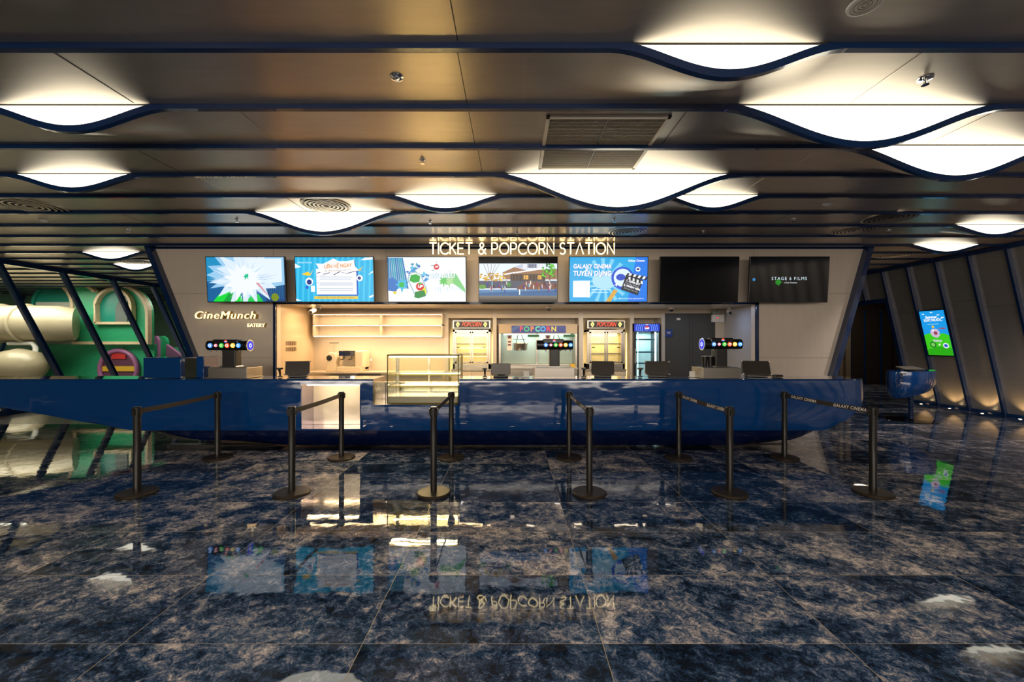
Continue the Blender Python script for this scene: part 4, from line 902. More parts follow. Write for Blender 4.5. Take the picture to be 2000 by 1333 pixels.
# work counter
t = thing('work_counter', 'cream and steel work counter below the lit shelves', 'counter', (0, 9.44, 0)); wz = Z_(727, 8.95)
a = MB(); a.box(-4.52, X_(872, 9.4), -0.62, 0, wz-0.03, wz); mk('worktop', a, 'kitchen', t, bevel=0.003)
a = MB(); a.box(-4.52, X_(700, 8.9), -0.58, 0, 0.05, wz-0.03); mk('steel_front', a, 'steel', t)
a = MB(); a.box(X_(700, 8.9), X_(745, 8.9), -0.60, 0, wz-0.2, wz-0.028); mk('sink_basin', a, 'sink', t)
a = MB(); a.box(X_(745, 8.9), X_(872, 9.4), -0.58, 0, 0.05, wz-0.03); mk('cream_front', a, 'kitchen', t)
t = thing('tap', 'slim curved tap over the dark sink', 'tap', (X_(722, 9.2), 9.2, wz)); a = MB(); a.tube([(0, 0, 0), (0, 0, 0.22), (0.02, -0.02, 0.27), (0.05, -0.06, 0.27), (0.06, -0.08, 0.22)], 0.011, 8); mk('spout', a, 'chrome', t, smooth=50)
a = MB(); a.cyl((-0.05, 0, 0.04), (0.05, 0, 0.04), 0.008); mk('lever', a, 'chrome', t)
# espresso machine and grinder
D = 9.05
t = thing('espresso_machine', 'cream and chrome espresso machine on the work counter', 'coffee machine', (X_(686, D), D, wz))
a = MB(); a.prism([(-0.27, 0.02), (0.27, 0.02), (0.27, 0.12), (0.27, 0.42), (0.24, 0.46), (0.10, 0.47), (0.08, 0.40), (-0.22, 0.40), (-0.24, 0.14), (-0.27, 0.10)], 0.10, 0.32); mk('body', a, 'cream_plastic', t, bevel=0.015)
a = MB(); a.box(-0.24, 0.12, -0.10, 0.12, 0.34, 0.46); mk('head_unit', a, 'chrome', t, bevel=0.01)
a = MB(); a.box(-0.10, 0.02, -0.105, -0.10, 0.38, 0.43); mk('control_panel', a, 'black', t)
a = MB(); a.box(-0.27, 0.27, -0.14, 0.32, 0.0, 0.11); mk('drip_tray', a, 'cream_plastic', t, bevel=0.012)
a = MB(); a.box(0.12, 0.30, -0.12, 0.32, 0.08, 0.46); mk('side_cover', a, 'cream_plastic', t, bevel=0.03)
for x in (-0.15, 0.02):
    a = MB(); a.cyl((x, -0.04, 0.34), (x, -0.04, 0.28), 0.035, 0.03); g = mk('brew_group', a, 'chrome', t, smooth=30)
    b_ = MB(); b_.tube([(x, -0.04, 0.275), (x, -0.2, 0.265)], 0.012, 8); mk('portafilter', b_, 'black', g)
t = thing('coffee_grinder', 'cream coffee grinder with clear hopper beside the espresso machine', 'coffee grinder', (X_(651, D), D, wz))
a = MB(); a.prism([(-0.13, 0), (0.12, 0), (0.10, 0.05), (0.09, 0.16), (0.12, 0.30), (0.08, 0.40), (-0.05, 0.42), (-0.12, 0.34), (-0.10, 0.22), (-0.12, 0.08)], -0.1, 0.12); mk('body', a, 'cream_plastic', t, bevel=0.02)
a = MB(); a.lathe([(0.055, 0), (0.06, -0.0), (0.06, 0.01), (0.03, 0.012)], (-0.045, -0.10, 0.30), 'y'); mk('dial', a, 'black', t)
a = MB(); a.lathe([(0.03, 0.42), (0.035, 0.45), (0.055, 0.50), (0.06, 0.62)], (0.02, 0, 0), cap=False); mk('hopper', a, 'clear', t, smooth=40)
a = MB(); a.lathe([(0.10, 0.62), (0.10, 0.635)], (0.02, 0, 0)); mk('hopper_lid', a, 'black', t)
# outlet plates on the warm side wall -> seen on the left return
t = thing('switch_bank', 'grid of small outlets on the warm side panel', 'switches', (-4.510, 8.35, Z_(677, 8.5)))
for r_ in (0, 1):
    for i in range(5):
        a = MB(); a.box(0, 0.012, -0.2+i*0.085, -0.14+i*0.085, -0.10+r_*0.12, -0.02+r_*0.12); mk('switch_plate', a, mat('switch_plate_%d%d' % (r_, i), (0.22, 0.15, 0.09), 0.4), t)

# popcorn warmer cabinets
def warmer(x0, x1, label, neon_l):
    D = 9.36; cx_ = (X_(x0, D)+X_(x1, D))/2; w2 = (X_(x1, D)-X_(x0, D))/2; zb2 = Z_(722, D); z_ = lambda y: Z_(y, D)-zb2
    t = thing('popcorn_warmer', label, 'popcorn warmer', (cx_, D, zb2), group='popcorn warmers in the servery')
    a = MB(); top = z_(645)
    a.box(-w2, -w2+0.05, 0.02, 0.45, 0, top); a.box(w2-0.05, w2, 0.02, 0.45, 0, top); a.box(-w2, w2, 0.02, 0.45, top-0.05, top); a.box(-w2, w2, 0.02, 0.45, 0, 0.12); a.box(-w2, w2, 0.43, 0.45, 0, top)
    mk('cabinet', a, 'steel', t, bevel=0.003)
    for s_ in (-1, 1):
        a = MB(); u0, u1 = (-w2+0.055, -0.006) if s_ < 0 else (0.006, w2-0.055); v0, v1 = z_(710), z_(649)
        for q in ((u0, u0+0.035, v0, v1), (u1-0.035, u1, v0, v1), (u0, u1, v0, v0+0.03), (u0, u1, v1-0.03, v1)): a.box(q[0], q[1], 0, 0.025, q[2], q[3])
        d_ = mk('door_frame', a, 'steel', t); b_ = MB(); b_.box(u0+0.03, u1-0.03, 0.010, 0.014, v0+0.02, v1-0.02); mk('door_pane', b_, 'clear', d_)
        b_ = MB(); xx = (u0+0.05 if s_ < 0 else u1-0.13); b_.box(xx, xx+0.07, -0.008, 0.0, (v0+v1)/2-0.01, (v0+v1)/2+0.01); mk('door_handle', b_, 'black', d_)
    a = MB(); a.box(-w2+0.05, w2-0.05, 0.40, 0.42, 0.12, top-0.05); mk('back_liner', a, mat('warm_liner', (0.75, 0.62, 0.35), 0.4), t)
    for z in (z_(672), z_(692)):
        a = MB(); a.box(-w2+0.05, w2-0.05, 0.06, 0.07, z-0.006, z+0.006); a.box(-w2+0.05, w2-0.05, 0.38, 0.39, z-0.006, z+0.006)
        for i in range(12): xx = -w2+0.08+(2*w2-0.16)*i/11; a.box(xx-0.002, xx+0.002, 0.06, 0.39, z, z+0.004)
        mk('rack', a, 'steel', t)
    a = MB(); a.box(-w2+0.07, w2-0.07, 0.06, 0.09, top-0.07, top-0.055); mk('lamp', a, 'led', t)
    area('warmer_light', (cx_, D+0.2, zb2+top-0.08), (w2*1.6, 0.15), 7, (1, 0.80, 0.42))
    s0, s1 = z_(641), z_(628.5); a = MB(); a.box(-w2, w2, 0.0, 0.2, s0-0.02, s1+0.02); hs = mk('sign_box', a, 'steel', t, bevel=0.003)
    p = Pic(2*w2-0.06, s1-s0); p.rc('black', 0, 0, 1, 1); p.tx(E(255, 70, 30, 1.3), 'POPCORN', .5, .5, .72, .3, off=.012, wd=.56)
    for u in (.11, .89):
        for du, dv in ((-.025, .0), (.025, .05), (0, -.18), (0, .2)): p.el(E(250, 235, 130, 1.2), u+du, .5+dv, .026, .22)
        p.el(E(120, 80, 30), u, .5, .012, .12)
    o = mk('neon_lettering', p, None, hs, loc=(0, -0.003, (s0+s1)/2))
    # cabinet under it
    c = thing('kitchen_cabinet', 'cream base cabinet under the %s' % neon_l, 'cabinet', (cx_, D+0.02, 0)); a = MB(); a.box(-w2-0.03, w2+0.03, 0, 0.5, 0, zb2-0.03); mk('body', a, 'kitchen', c); a = MB(); a.box(-w2-0.03, w2+0.03, -0.03, 0.5, zb2-0.03, zb2-0.001); mk('top', a, 'steel', c)
    for s_ in (-1, 1):
        a = MB(); a.box(*((-w2, -0.01) if s_ < 0 else (0.01, w2)), -0.015, 0, 0.1, zb2-0.06); d_ = mk('door', a, 'kitchen', c); b_ = MB(); b_.box(s_*0.06-0.008, s_*0.06+0.008, -0.035, -0.015, zb2-0.3, zb2-0.15); mk('handle', b_, 'black', d_)
warmer(884, 958, 'steel popcorn warmer with red neon lettering, behind the pastry display case', 'warmer behind the pastry case')
warmer(1147, 1221, 'steel popcorn warmer with red neon lettering, beside the drinks fridge', 'warmer beside the drinks fridge')
for px, nm in ((882, 'a'), (960, 'b'), (1143, 'c'), (1227, 'd')):
    area('bay_edge_light', (X_(px, 9.5), 9.7, 1.2), (0.04, 1.0), 3.0, (1, 0.78, 0.35), (PI/2, 0, 0))
# big popcorn machine
D = 9.30; x0, x1 = X_(974, D), X_(1128, D); cx_ = (x0+x1)/2; w2 = (x1-x0)/2
t = thing('popcorn_machine', 'large steel popcorn machine with colourful POPCORN header and hanging kettles', 'popcorn machine', (cx_, D, 0)); zz = lambda y: Z_(y, D)
a = MB(); a.box(-w2, w2, 0, 0.55, zz(652), zz(634)); mk('header', a, mat('warm_header_panel', (0.42, 0.33, 0.23), 0.4), t, bevel=0.004)
a = MB(); a.box(-w2, -w2+0.05, 0.02, 0.55, 0, zz(652)); a.box(w2-0.05, w2, 0.02, 0.55, 0, zz(652)); a.box(-w2, w2, 0, 0.57, 0.08, zz(722)); a.box(-w2, w2, -0.1, 0.55, zz(722), zz(719)); mk('cabinet', a, 'steel', t, bevel=0.004)
a = MB(); a.box(-w2+0.05, w2-0.05, 0.50, 0.53, zz(720), zz(652)); mk('back_panel', a, mat('pale_green_glass', (0.42, 0.52, 0.46), 0.25), t)
a = MB(); a.box(-w2+0.05, w2-0.05, 0.10, 0.50, zz(720), zz(713)); mk('pan', a, 'steel', t, bevel=0.01)
a = MB(); xm = X_(1051, D)-cx_; a.box(xm-0.02, xm+0.02, 0.45, 0.50, zz(720), zz(652)); mk('centre_post', a, 'steel', t)
p = Pic(X_(1105, D)-X_(999, D), zz(637)-zz(651)); p.rc(E(22, 50, 130, 0.8), 0, 0, 1, 1); p.pg(E(50, 90, 140, 0.8), [(0, 0), (.2, 1), (.1, 1), (0, .6)])
for i, (ch, c) in enumerate(zip('POPCORN', [(225, 60, 80), (60, 190, 110), (235, 130, 60), (90, 215, 170), (70, 170, 225), (220, 40, 60), (240, 200, 60)])):
    p.tx(E(*c), ch, .18+.1*i, .5, .72, 0, off=.03)
mk('header_lettering', p, None, t, loc=(X_(1052, D)-cx_, -0.003, (zz(637)+zz(651))/2))
for px in (1017, 1090):
    a = MB(); kx = X_(px, D)-cx_; a.lathe([(0.13, zz(686)), (0.155, zz(684.5)), (0.165, zz(673)), (0.17, zz(672)), (0.165, zz(671))], (kx, 0.25, 0)); kt = mk('kettle', a, 'steel', t, smooth=30)
    b_ = MB(); b_.tube([(kx-0.1, 0.25, zz(672)), (kx-0.06, 0.25, zz(654))], 0.008, 6); b_.tube([(kx+0.1, 0.25, zz(672)), (kx+0.02, 0.25, zz(654))], 0.008, 6); b_.tube([(kx-0.17, 0.25, zz(664)), (kx+0.12, 0.25, zz(664))], 0.006, 6); mk('hanger_rods', b_, 'black', kt)
for px in (995, 1071):
    a = MB(); bx = X_(px, D)-cx_; a.box(bx-0.06, bx+0.06, 0.12, 0.28, zz(686), zz(655)); cb = mk('control_box', a, 'white', t, bevel=0.004)
    b_ = MB(); b_.box(bx-0.035, bx+0.035, 0.115, 0.12, zz(662), zz(657)); b_.box(bx-0.035, bx+0.035, 0.115, 0.12, zz(670), zz(667)); b_.box(bx-0.035, bx+0.035, 0.115, 0.12, zz(676), zz(673)); mk('switches', b_, 'plum', cb)
for px in (1042, 1112):
    a = MB(); bx = X_(px, D)-cx_; a.box(bx-0.13, bx+0.13, 0.02, 0.03, zz(659), zz(654)); mk('green_label', a, mat('green_label', (0.02, 0.11, 0.04), 0.5), t)
a = MB(); a.box(-w2+0.1, w2-0.1, 0.45, 0.49, zz(654)+0.0, zz(654)+0.012); mk('lamp', a, emis('cool_led', (0.85, 1, 0.95), 4), t)
area('popcorn_machine_light', (cx_, D+0.3, zz(654)), (1.4, 0.1), 7, (0.9, 1, 0.92))
a = MB(); a.box(w2-0.16, w2-0.05, 0.02, 0.04, zz(722), zz(712)); mk('warning_sticker', a, 'yellow', t)
# drinks fridge
D = 9.30; x0, x1 = X_(1238.5, D), X_(1290, D); cx_ = (x0+x1)/2; w2 = (x1-x0)/2
t = thing('drinks_fridge', 'tall black glass door fridge glowing pale blue, blue ringed header', 'fridge', (cx_, D, 0)); zt = Z_(632.5, D)
a = MB(); a.box(-w2, w2, 0.55, 0.58, 0.04, zt); a.box(-w2, -w2+0.04, 0.03, 0.58, 0.04, zt); a.box(w2-0.04, w2, 0.03, 0.58, 0.04, zt); a.box(-w2, w2, 0.03, 0.58, zt-0.19, zt); a.box(-w2, w2, 0.03, 0.58, 0.04, 0.3); mk('cabinet', a, 'black', t, bevel=0.004)
a = MB(); a.box(-w2+0.04, w2-0.04, 0.53, 0.55, 0.3, zt-0.19); mk('liner', a, mat('fridge_liner', (0.55, 0.72, 0.78), 0.3), t)
for y in (664, 689, 711): z = Z_(y, D); a = MB(); a.box(-w2+0.05, w2-0.09, 0.08, 0.5, z-0.006, z+0.006); s_ = mk('shelf', a, 'clear', t); b_ = MB(); b_.box(-w2+0.045, w2-0.09, 0.07, 0.085, z-0.018, z+0.018); mk('shelf_label_strip', b_, mat('shelf_strip', (0.03, 0.10, 0.14), 0.4), s_)
a = MB(); a.box(w2-0.10, w2-0.075, 0.06, 0.09, 0.35, zt-0.2); mk('light_bar', a, emis('fridge_led', (0.72, 0.92, 1), 10), t)
a = MB(); a.box(-w2+0.10, -w2+0.11, 0.06, 0.09, 0.35, zt-0.2); mk('light_bar', a, emis('fridge_led_dim', (0.72, 0.92, 1), 2.5), t)
area('fridge_light', (cx_, D+0.3, zt-0.22), (0.45, 0.1), 7, (0.6, 0.88, 1))
a = MB()
for q in ((-w2+0.005, -w2+0.045, 0.3, zt-0.18), (w2-0.045, w2-0.005, 0.3, zt-0.18), (-w2, w2, 0.27, 0.31)): a.box(q[0], q[1], 0, 0.03, q[2], q[3])
d_ = mk('door_frame', a, 'black', t); b_ = MB(); b_.box(-w2+0.04, w2-0.04, 0.012, 0.018, 0.31, zt-0.19); mk('door_pane', b_, 'clear', d_); b_ = MB(); b_.box(-w2+0.01, -w2+0.03, -0.03, 0, 1.0, 1.35); mk('door_handle', b_, 'steel', d_)
p = Pic(2*w2-0.02, 0.165); p.rc(E(18, 50, 190), 0, 0, 1, 1)
for r in (.42, .34, .27, .20): p.el(E(130, 175, 245), .5, .38, r); p.el(E(18, 55, 200), .5, .38, r-.02)
p.el(E(240, 240, 250), .5, .42, .095); p.pg(E(220, 40, 50), [(.41, .47), (.44, .68), (.5, .76), (.56, .70), (.59, .55), (.5, .50)]); p.pg(E(20, 60, 190), [(.41, .36), (.45, .16), (.5, .1), (.55, .14), (.59, .34), (.5, .28)]); p.tx(E(235, 240, 250), 'pepsi', .5, .92, .12, off=.01)
mk('header_graphic', p, None, t, loc=(0, 0.027, zt-0.095))
# door sign, emergency light
t = thing('door_sign', 'small square blue sign beside the charcoal door', 'sign', (X_(1306, 9.42), 9.42, Z_(651.5, 9.42))); p = Pic(0.165, 0.175); p.rc(mat('blue_sign_face', (0.01, 0.04, 0.22), 0.3), 0, 0, 1, 1); p.rc(M['white_print'], .2, .6, .8, .66); p.rc(M['white_print'], .3, .4, .7, .46); mk('face', p, None, t, loc=(0, -0.006, 0)); a = MB(); a.box(-0.083, 0.083, -0.005, 0.02, -0.088, 0.088); mk('backing', a, 'black', t)
t = thing('emergency_light', 'white twin lamp emergency light box high in the servery corner', 'emergency light', (X_(1412, 8.95), 9.38, Z_(618, 9.38)))
a = MB(); a.box(-0.02, 0.26, 0, 0.07, -0.14, 0.03); mk('box', a, 'white', t, bevel=0.006)
for x in (0.0, 0.12):
    a = MB(); a.lathe([(0.03, -0.07), (0.055, 0), (0.05, 0.012)], (x, -0.02, 0.09), 'y'); mk('lamp_head', a, 'chrome', t, smooth=30)
p = Pic(0.1, 0.07); p.rc(E(220, 70, 60), .3, .1, .7, .5); mk('indicator', p, None, t, loc=(0.1, -0.004, -0.03))
# ceiling cameras
def bcam(px, py, D, label):
    zt_ = KZ; t = thing('security_camera', label, 'security camera', (X_(px, D), D, zt_), group='servery ceiling cameras')
    a = MB(); a.lathe([(0.055, 0), (0.055, -0.035), (0.05, -0.045)]); mk('mount', a, 'white', t, smooth=30)
    a = MB(); a.lathe([(0.048, -0.045), (0.045, -0.07), (0.03, -0.088), (0.008, -0.095)]); mk('dome', a, 'black', t, smooth=60)
bcam(1311, 603, 8.9, 'dome camera on the servery ceiling before the charcoal door'); bcam(1072, 604, 8.6, 'dome camera on the servery ceiling above the popcorn machine'); bcam(622, 604, 8.5, 'dome camera on the servery ceiling above the shelf corner')
def bullet(px, py, D, label, dx):
    t = thing('bullet_camera', label, 'security camera', (X_(px, D), D, KZ)); a = MB(); a.cyl((0, 0, 0), (0, 0, -0.06), 0.03); mk('bracket', a, 'white', t)
    a = MB(); a.cyl((0, 0.03, -0.07), (dx, -0.14, -0.13), 0.042, 0.042); mk('barrel', a, 'white', t, smooth=30); a = MB(); a.cyl((dx, -0.14, -0.13), (dx*1.03, -0.146, -0.132), 0.036); mk('lens', a, 'black', t)
bullet(1424, 610, 8.9, 'white bullet camera beside the emergency light', -0.05); bullet(613, 610, 8.7, 'white bullet camera in the warm servery corner', 0.0)
def sprink(px, py, zc_, label, r=0.035, grp='ceiling sprinklers'):
    D = F*(zc_-H)/(CY-py); t = thing('sprinkler', label, 'sprinkler', (X_(px, D), D, zc_), group=grp)
    a = MB(); a.lathe([(r, 0), (r*0.95, -0.006), (r*0.4, -0.012), (r*0.3, -0.02)]); mk('rosette', a, 'chrome', t, smooth=30)
    a = MB(); a.lathe([(0.006, -0.012), (0.006, -0.04), (0.022, -0.042), (0.022, -0.045)]); a.box(-0.016, -0.012, -0.003, 0.003, -0.042, -0.015); a.box(0.012, 0.016, -0.003, 0.003, -0.042, -0.015); mk('deflector', a, 'chrome', t)
sprink(825, 312, ZC, 'sprinkler in the fourth ceiling strip, warm middle patch'); sprink(1807, 154, ZC, 'sprinkler in the glowing strip above the widest lens light', 0.045)
sprink(1550, 428, ZC, 'small sprinkler above the two dark screens'); sprink(1374, 452, ZC, 'small sprinkler above the switched off screen'); sprink(463, 429, ZC, 'small sprinkler above the first screen'); sprink(840, 432, ZC, 'small sprinkler above the drink advert screen'); sprink(1010, 455, ZC, 'small sprinkler above the glowing neon letters')
sprink(250, 449, ZC, 'small sprinkler over the green play room side'); sprink(1735, 450, ZC, 'small sprinkler between far diffuser and leaning wall'); sprink(1200, 429, ZC, 'small sprinkler above the blue recruiting screen')
t = thing('downlight', 'round chrome recessed downlight in the warm second ceiling strip', 'downlight', (X_(775, 2.79), 2.79, ZC)); a = MB(); a.lathe([(0.047, 0), (0.045, -0.006), (0.034, -0.008), (0.022, 0.0)], cap=False); mk('ring', a, 'chrome', t, smooth=30); a = MB(); a.lathe([(0.026, -0.001), (0.018, -0.016), (0.005, -0.018)]); mk('bulb', a, 'chrome', t, smooth=50)
def sensor(px, py, label, r=0.06):
    D = F*(ZC-H)/(CY-py); t = thing('smoke_detector', label, 'smoke detector', (X_(px, D), D, ZC), group='ceiling smoke detectors'); a = MB(); a.lathe([(r, 0), (r, -0.012), (r*0.7, -0.03), (r*0.3, -0.034)]); mk('cover', a, 'white', t, smooth=40)
sensor(1617, 398, 'white smoke detector above the dark screens'); sensor(85, 430, 'white smoke detector over the play room side', 0.05)
D = F*(ZC-H)/(CY-8); t = thing('ceiling_speaker', 'round beige ceiling speaker at the top edge above the widest lens light', 'speaker', (X_(1690, D), D, ZC))
a = MB(); a.lathe([(0.082, 0), (0.080, -0.008), (0.068, -0.010)], cap=False); mk('rim', a, 'white', t, smooth=30); a = MB(); a.lathe([(0.068, -0.008), (0.04, -0.006), (0.0, -0.005)][:2]); mk('mesh_cover', a, 'grille', t)
a = MB()
for r in (0.05, 0.03, 0.015): a.tube([(r*math.cos(2*PI*i/24), r*math.sin(2*PI*i/24), -0.0085) for i in range(24)], 0.0012, 4, closed=True)
mk('grille_rings', a, 'seam', t)
# round ring diffusers
def diffuser(px, py, label, r, m='grille'):
    D = F*(ZC-H)/(CY-py); t = thing('round_diffuser', label, 'air diffuser', (X_(px, D), D, ZC), group='round ceiling diffusers')
    a = MB(); a.lathe([(r, 0), (r, -0.012), (r*0.93, -0.014), (r*0.93, 0)], cap=False); mk('frame', a, m, t, smooth=30)
    a = MB()
    for i in range(5): rr = r*(0.80-0.16*i); a.lathe([(rr, -0.002), (rr+0.012, -0.018), (rr-0.012, -0.016)], cap=False)
    mk('rings', a, m, t, smooth=30); a = MB(); a.lathe([(r*0.9, -0.001), (r*0.9, -0.002)]); mk('throat', a, 'seam', t)
diffuser(637, 401, 'round ring diffuser set in the lens light above the second screen', 0.31); diffuser(58, 402, 'round ring diffuser at the upper left over the play room', 0.37, 'seam_light')
diffuser(1225, 453, 'round ring diffuser beside the end of the neon letters', 0.30, 'seam_light'); diffuser(1740, 425, 'large faint ring diffuser above the leaning wall, nearer one', 0.34, 'seam_light'); diffuser(1668, 450, 'faint ring diffuser above the film title screen, farther one', 0.30, 'seam_light')
diffuser(262, 512, 'ring diffuser beyond the slanted pillar', 0.32); diffuser(1746, 499, 'ring diffuser beyond the right slanted pillar', 0.3)
# square vent
t = thing('ceiling_vent', 'large square beige slatted ceiling vent crossed by a blue rib', 'vent', (0.775, 3.765, ZC)); W_, Lh = 0.50, 0.50
a = MB()
for q in ((-W_, W_, -Lh, -Lh+0.03), (-W_, W_, Lh-0.03, Lh), (-W_, -W_+0.03, -Lh, Lh), (W_-0.03, W_, -Lh, Lh)): a.box(*q, -0.014, 0.004)
mk('frame', a, 'grille', t, bevel=0.002)
a = MB()
for i in range(40): y = -Lh+0.045+i*0.0233; a.hexa([(-W_+.03, y-0.006, -0.010), (W_-.03, y-0.006, -0.010), (W_-.03, y-0.002, -0.010), (-W_+.03, y-0.002, -0.010), (-W_+.03, y+0.003, -0.001), (W_-.03, y+0.003, -0.001), (W_-.03, y+0.007, -0.001), (-W_+.03, y+0.007, -0.001)])
mk('slats', a, 'grille', t); a = MB(); a.box(-0.004, 0.004, -Lh+.03, Lh-.03, -0.013, -0.009); mk('centre_bar', a, 'seam', t)
a = MB(); a.box(-W_+.02, W_-.02, -Lh+.02, Lh-.02, -0.0015, 0.0); mk('backing', a, mat('vent_backing', (0.26, 0.21, 0.15), 0.7), t)

# ------------------------------------------------------------------ self service pod by the leaning wall
D = 7.85; pcx = X_(1779, D); t = thing('service_pod', 'blue boat shaped pod on a beaded pole before the leaning wall', 'kiosk', (pcx, D, 0))
a = MB(); n = 36; rings = [(0.0, 0.985, 1.0), (0.3, 0, 1.03), (0.7, 0, 1.0), (0.92, 0, 0.82), (1.0, 0, 0.5)]
for q, _, s_ in rings:
    for i in range(n):
        an = 2*PI*i/n; x, y = 0.40*s_*math.cos(an), 0.27*s_*math.sin(an); bz = 0.50+0.14*(x/0.4); tz = 0.955+0.015*(x/0.4); a.v.append(Vector((x, y, tz+(bz-tz)*q)))
for r_ in range(len(rings)-1):
    for i in range(n): a.face((r_*n+i, r_*n+(i+1) % n, (r_+1)*n+(i+1) % n, (r_+1)*n+i))
a.face(range(n)); a.face(range((len(rings)-1)*n, len(rings)*n)); mk('pod_body', a, 'hull', t, smooth=35)
a = MB(); a.hexa([(-0.26, -0.16, 0.975), (0.12, -0.16, 0.975), (0.16, 0.1, 1.0), (-0.2, 0.1, 1.0), (-0.26, -0.165, 0.99), (0.12, -0.165, 0.99), (0.16, 0.1, 1.03), (-0.2, 0.1, 1.03)]); mk('tablet', a, mat('dark_tablet_shell', (0.10, 0.085, 0.06), 0.45), t, bevel=0.004)
a = MB(); a.box(-0.10, 0.0, -0.08, 0.04, 0.95, 0.985); mk('tablet_foot', a, 'black', t)
a = MB(); a.lathe([(0.03, 0.90), (0.055, 0.905), (0.05, 0.92), (0.01, 0.925)], (-0.36, -0.2, 0)); a.cyl((-0.36, -0.2, 0.90), (-0.3, -0.13, 0.85), 0.012); mk('knob', a, 'steel', t, smooth=30)
a = MB(); pr = []
for i in range(14):
    for q in range(5): z = 0.02+0.0385*(i+q/5); pr.append((0.03+0.016*math.sin(PI*q/5), z))
a.lathe(pr+[(0.03, 0.60)]); mk('beaded_pole', a, 'navy', t, smooth=60)
a = MB(); a.lathe([(0.385, 0.0), (0.39, 0.004), (0.38, 0.010), (0.05, 0.014), (0.04, 0.03)]); mk('base_plate', a, mat('dark_mirror_plate', (0.03, 0.03, 0.045), 0.08, 0.9), t, smooth=30)

# ------------------------------------------------------------------ play room behind the glass
def zx(u): return u/3.507
def zy(v): return v/3.507+380
DP = 13.6
def pw(pts, D=DP): return [(X_(zx(u), D), max(0.0, Z_(zy(v), D))) for u, v in pts]
def arcp(cx_, cy_, r, a0, a1, n=14): return [(cx_+r*math.cos(math.radians(a0+(a1-a0)*i/n)), cy_-r*math.sin(math.radians(a0+(a1-a0)*i/n))) for i in range(n+1)]
def shift(t, mb):
    for v in mb.v: v -= t.location
    return mb
def trimline(pts, D, m=0.09, dy=0.16):
    a = MB(); q = [Vector(p_) for p_ in pw(pts, D)]; n = len(q)
    for i in range(n):
        d0_ = (q[i]-q[i-1]).normalized() if i else None; d1_ = (q[i+1]-q[i]).normalized() if i < n-1 else None
        d0_ = d0_ or d1_; d1_ = d1_ or d0_; d_ = (d0_+d1_).normalized(); k_ = m/2/max(0.5, d_.dot(d0_)); nx, nz = -d_.y*k_, d_.x*k_
        a.v += [Vector((q[i].x+nx, D-dy, q[i].y+nz)), Vector((q[i].x-nx, D-dy, q[i].y-nz)), Vector((q[i].x-nx, D, q[i].y-nz)), Vector((q[i].x+nx, D, q[i].y+nz))]
    for i in range(n-1):
        for e in range(4): a.face((i*4+e, i*4+(e+1) % 4, i*4+4+(e+1) % 4, i*4+4+e))
    a.face((3, 2, 1, 0)); a.face((4*n-4, 4*n-3, 4*n-2, 4*n-1))
    return a
t = thing('play_house', 'green play house with arched tops, plywood edges and round doorway', 'play house', (X_(zx(780), DP), DP, 0))
out = [(522, 1030), (522, 790)]+arcp(540, 800, 180, 115, 42, 10)+[(740, 680)]+arcp(840, 820, 193, 115, 8, 12)+[(1035, 830), (1035, 1030)]
a = MB(); a.prism(pw(out), DP, DP+0.12); mk('upper_panel', shift(t, a), 'green', t)
mk('upper_edge', shift(t, trimline(arcp(540, 800, 185, 105, 44, 10), DP)), 'plywood', t)
mk('outer_edge', shift(t, trimline(arcp(840, 825, 192, 80, 0, 10)+[(1033, 1020), (525, 1020)], DP)), 'plywood', t)
wn = [(680, 885), (680, 770)]+arcp(800, 775, 122, 180, 0, 14)+[(922, 885)]
a = MB(); a.prism(pw(wn), DP-0.02, DP+0.005); mk('window_recess', shift(t, a), 'teal', t); mk('window_edge', shift(t, trimline(wn+[(680, 885)], DP-0.02, 0.085)), 'plywood', t)
a = MB(); a.prism(pw([(800, 885), (800, 780), (840, 690), (880, 720), (880, 885)]), DP-0.05, DP-0.03); mk('window_gap', shift(t, a), mat('grey_play_mesh', (0.12, 0.15, 0.14), 0.5), t)
a = MB(); a.prism(pw([(250, 1030), (1040, 1030), (1040, 1700), (250, 1700)]), DP+0.1, DP+0.2); mk('lower_panel', shift(t, a), 'green', t)
c0 = arcp(805, 1200, 112, 0, 360, 28)[:-1]
stripes = [('red', 1088, 1130), ('plum', 1130, 1180), ('yellow', 1180, 1215), ('plum', 1215, 1260), ('red', 1260, 1312)]
a = MB(); a.prism(pw(c0), DP+0.06, DP+0.09); mk('round_doorway', shift(t, a), 'plum', t)
for m, v0, v1 in stripes:
    if m == 'plum': continue
    h0 = math.sqrt(max(0, 112**2-(v0+8-1200)**2)); h1 = math.sqrt(max(0, 112**2-(v1-8-1200)**2)); hh = min(h0, h1) if m != 'red' else (h0+h1)/2*0.8
    a = MB(); a.prism(pw([(805-hh, v1), (805-hh, v0), (805+hh, v0), (805+hh, v1)]), DP+0.03, DP+0.055); mk('padded_step', shift(t, a), m, t)
a = MB(); q = pw(arcp(805, 1200, 128, 0, 360, 32)[:-1]); a.tube([(x, DP+0.04, z) for x, z in q], 0.075, 8, closed=True); mk('doorway_ring', shift(t, a), 'purple', t, smooth=60)
t = thing('arch_tower', 'dark green arched play tower behind the cream slide', 'play tower', (X_(zx(388), DP+.5), DP+.5, 0))
a = MB(); D2 = DP+0.5; a.prism(pw([(218, 1700), (218, 770)]+arcp(388, 770, 170, 180, 0, 20)+[(558, 1700)], D2), D2, D2+0.15); mk('panel', shift(t, a), 'teal', t)
mk('edge', shift(t, trimline(arcp(388, 770, 165, 60, 0, 10)+[(553, 1000)], D2-0.05, 0.10, 0.3)), 'plywood', t)
a = MB(); a.tube([(x, D2-0.03, z) for x, z in pw([(232, 1000), (232, 770)]+arcp(388, 770, 156, 180, 60, 16), D2)], 0.06, 6); mk('edge_tube', shift(t, a), 'teal', t, smooth=60)
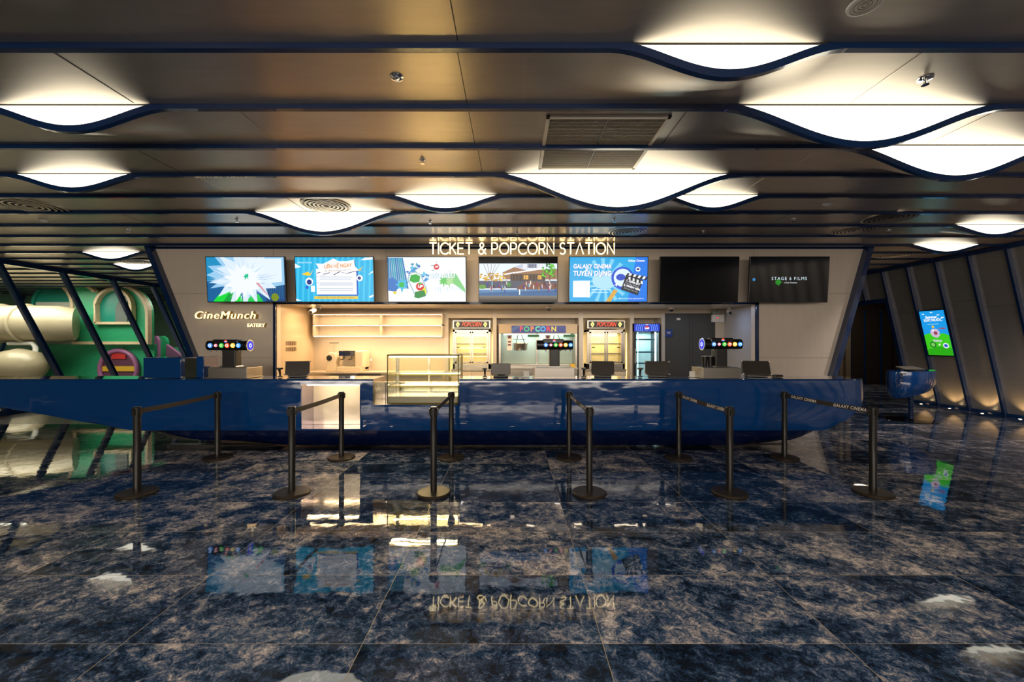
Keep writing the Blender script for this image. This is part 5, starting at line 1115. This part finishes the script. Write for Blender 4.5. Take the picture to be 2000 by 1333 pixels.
t = tag(mk('slide_board', MB().prism(pw([(245, 1035), (245, 740), (505, 740), (505, 1035)], DP+0.3), DP+0.3, DP+0.36), mat('pale_play_board', (0.42, 0.42, 0.36), 0.4), None), 'pale square board holding the end of the cream tube slide', 'board')
D3 = 12.7; t = thing('tube_slide', 'cream tube slide with clear bubble and lower bowl', 'slide', (X_(20, D3), D3, 0))
a = MB(); z = Z_(zy(885), D3); a.tube([(X_(-80, D3), D3, z), (X_(zx(0), D3), D3, z), (X_(zx(180), D3), D3, z), (X_(zx(380), D3), D3+0.15, z), (X_(zx(440), D3), D3+0.35, z)], [0.55, 0.55, 0.55, 0.55, 0.5], 32); mk('upper_tube', shift(t, a), 'slide', t, smooth=50)
a = MB()
for u in (12, 190): a.tube([(X_(zx(u), D3)+0.0, D3+0.56*math.cos(q), z+0.56*math.sin(q)) for q in [2*PI*i/32 for i in range(32)]], 0.05, 8, closed=True)
mk('tube_collar', shift(t, a), 'slide', t, smooth=50)
a = MB(); z = Z_(zy(1170), D3); a.tube([(X_(-80, D3), D3-.2, z-0.5), (X_(zx(60), D3), D3-.2, z-0.1), (X_(zx(200), D3), D3-.2, z), (X_(zx(290), D3), D3-.2, z), (X_(zx(335), D3), D3-.2, z)], [0.5, 0.50, 0.52, 0.42, 0.12], 28); mk('lower_bowl', shift(t, a), 'slide', t, smooth=60)
a = MB(); a.tube([(X_(zx(60), 12.6), 12.6, Z_(zy(1022), 12.6)), (X_(zx(225), 12.6), 12.6, Z_(zy(1022), 12.6)), (X_(zx(243), 12.6), 12.6, Z_(zy(1050), 12.6)), (X_(zx(243), 12.6), 12.6, 0)], 0.065, 10); mk('pipe_frame', shift(t, a), 'white', t, smooth=50)
D4 = 15.2; t = thing('play_counter', 'low green and lilac play counter beside the slanted pillar', 'play counter', (X_(zx(1200), D4), D4, 0))
a = MB(); a.prism(pw([(1190, 1700), (1190, 1050), (1340, 1050), (1400, 1120), (1400, 1700)], D4), D4, D4+0.5); mk('body', shift(t, a), 'green', t)
a = MB(); a.prism(pw([(1160, 1700), (1160, 1030), (1270, 1110), (1270, 1700)], D4), D4-0.15, D4-0.02); mk('slanted_board', shift(t, a), 'purple', t)
t = thing('lilac_divider', 'lilac rounded play panel with green side, beside the play house', 'play panel', (X_(zx(1090), D4), D4, 0))
a = MB(); a.prism(pw([(1035, 1700), (1035, 975), (1085, 972), (1100, 1000), (1100, 1700)], D4), D4-0.1, D4); mk('lilac_board', shift(t, a), 'purple', t)
a = MB(); a.prism(pw([(1080, 1700), (1080, 975), (1110, 972), (1132, 985), (1142, 1010), (1142, 1700)], D4), D4, D4+0.12); mk('green_board', shift(t, a), 'green', t)
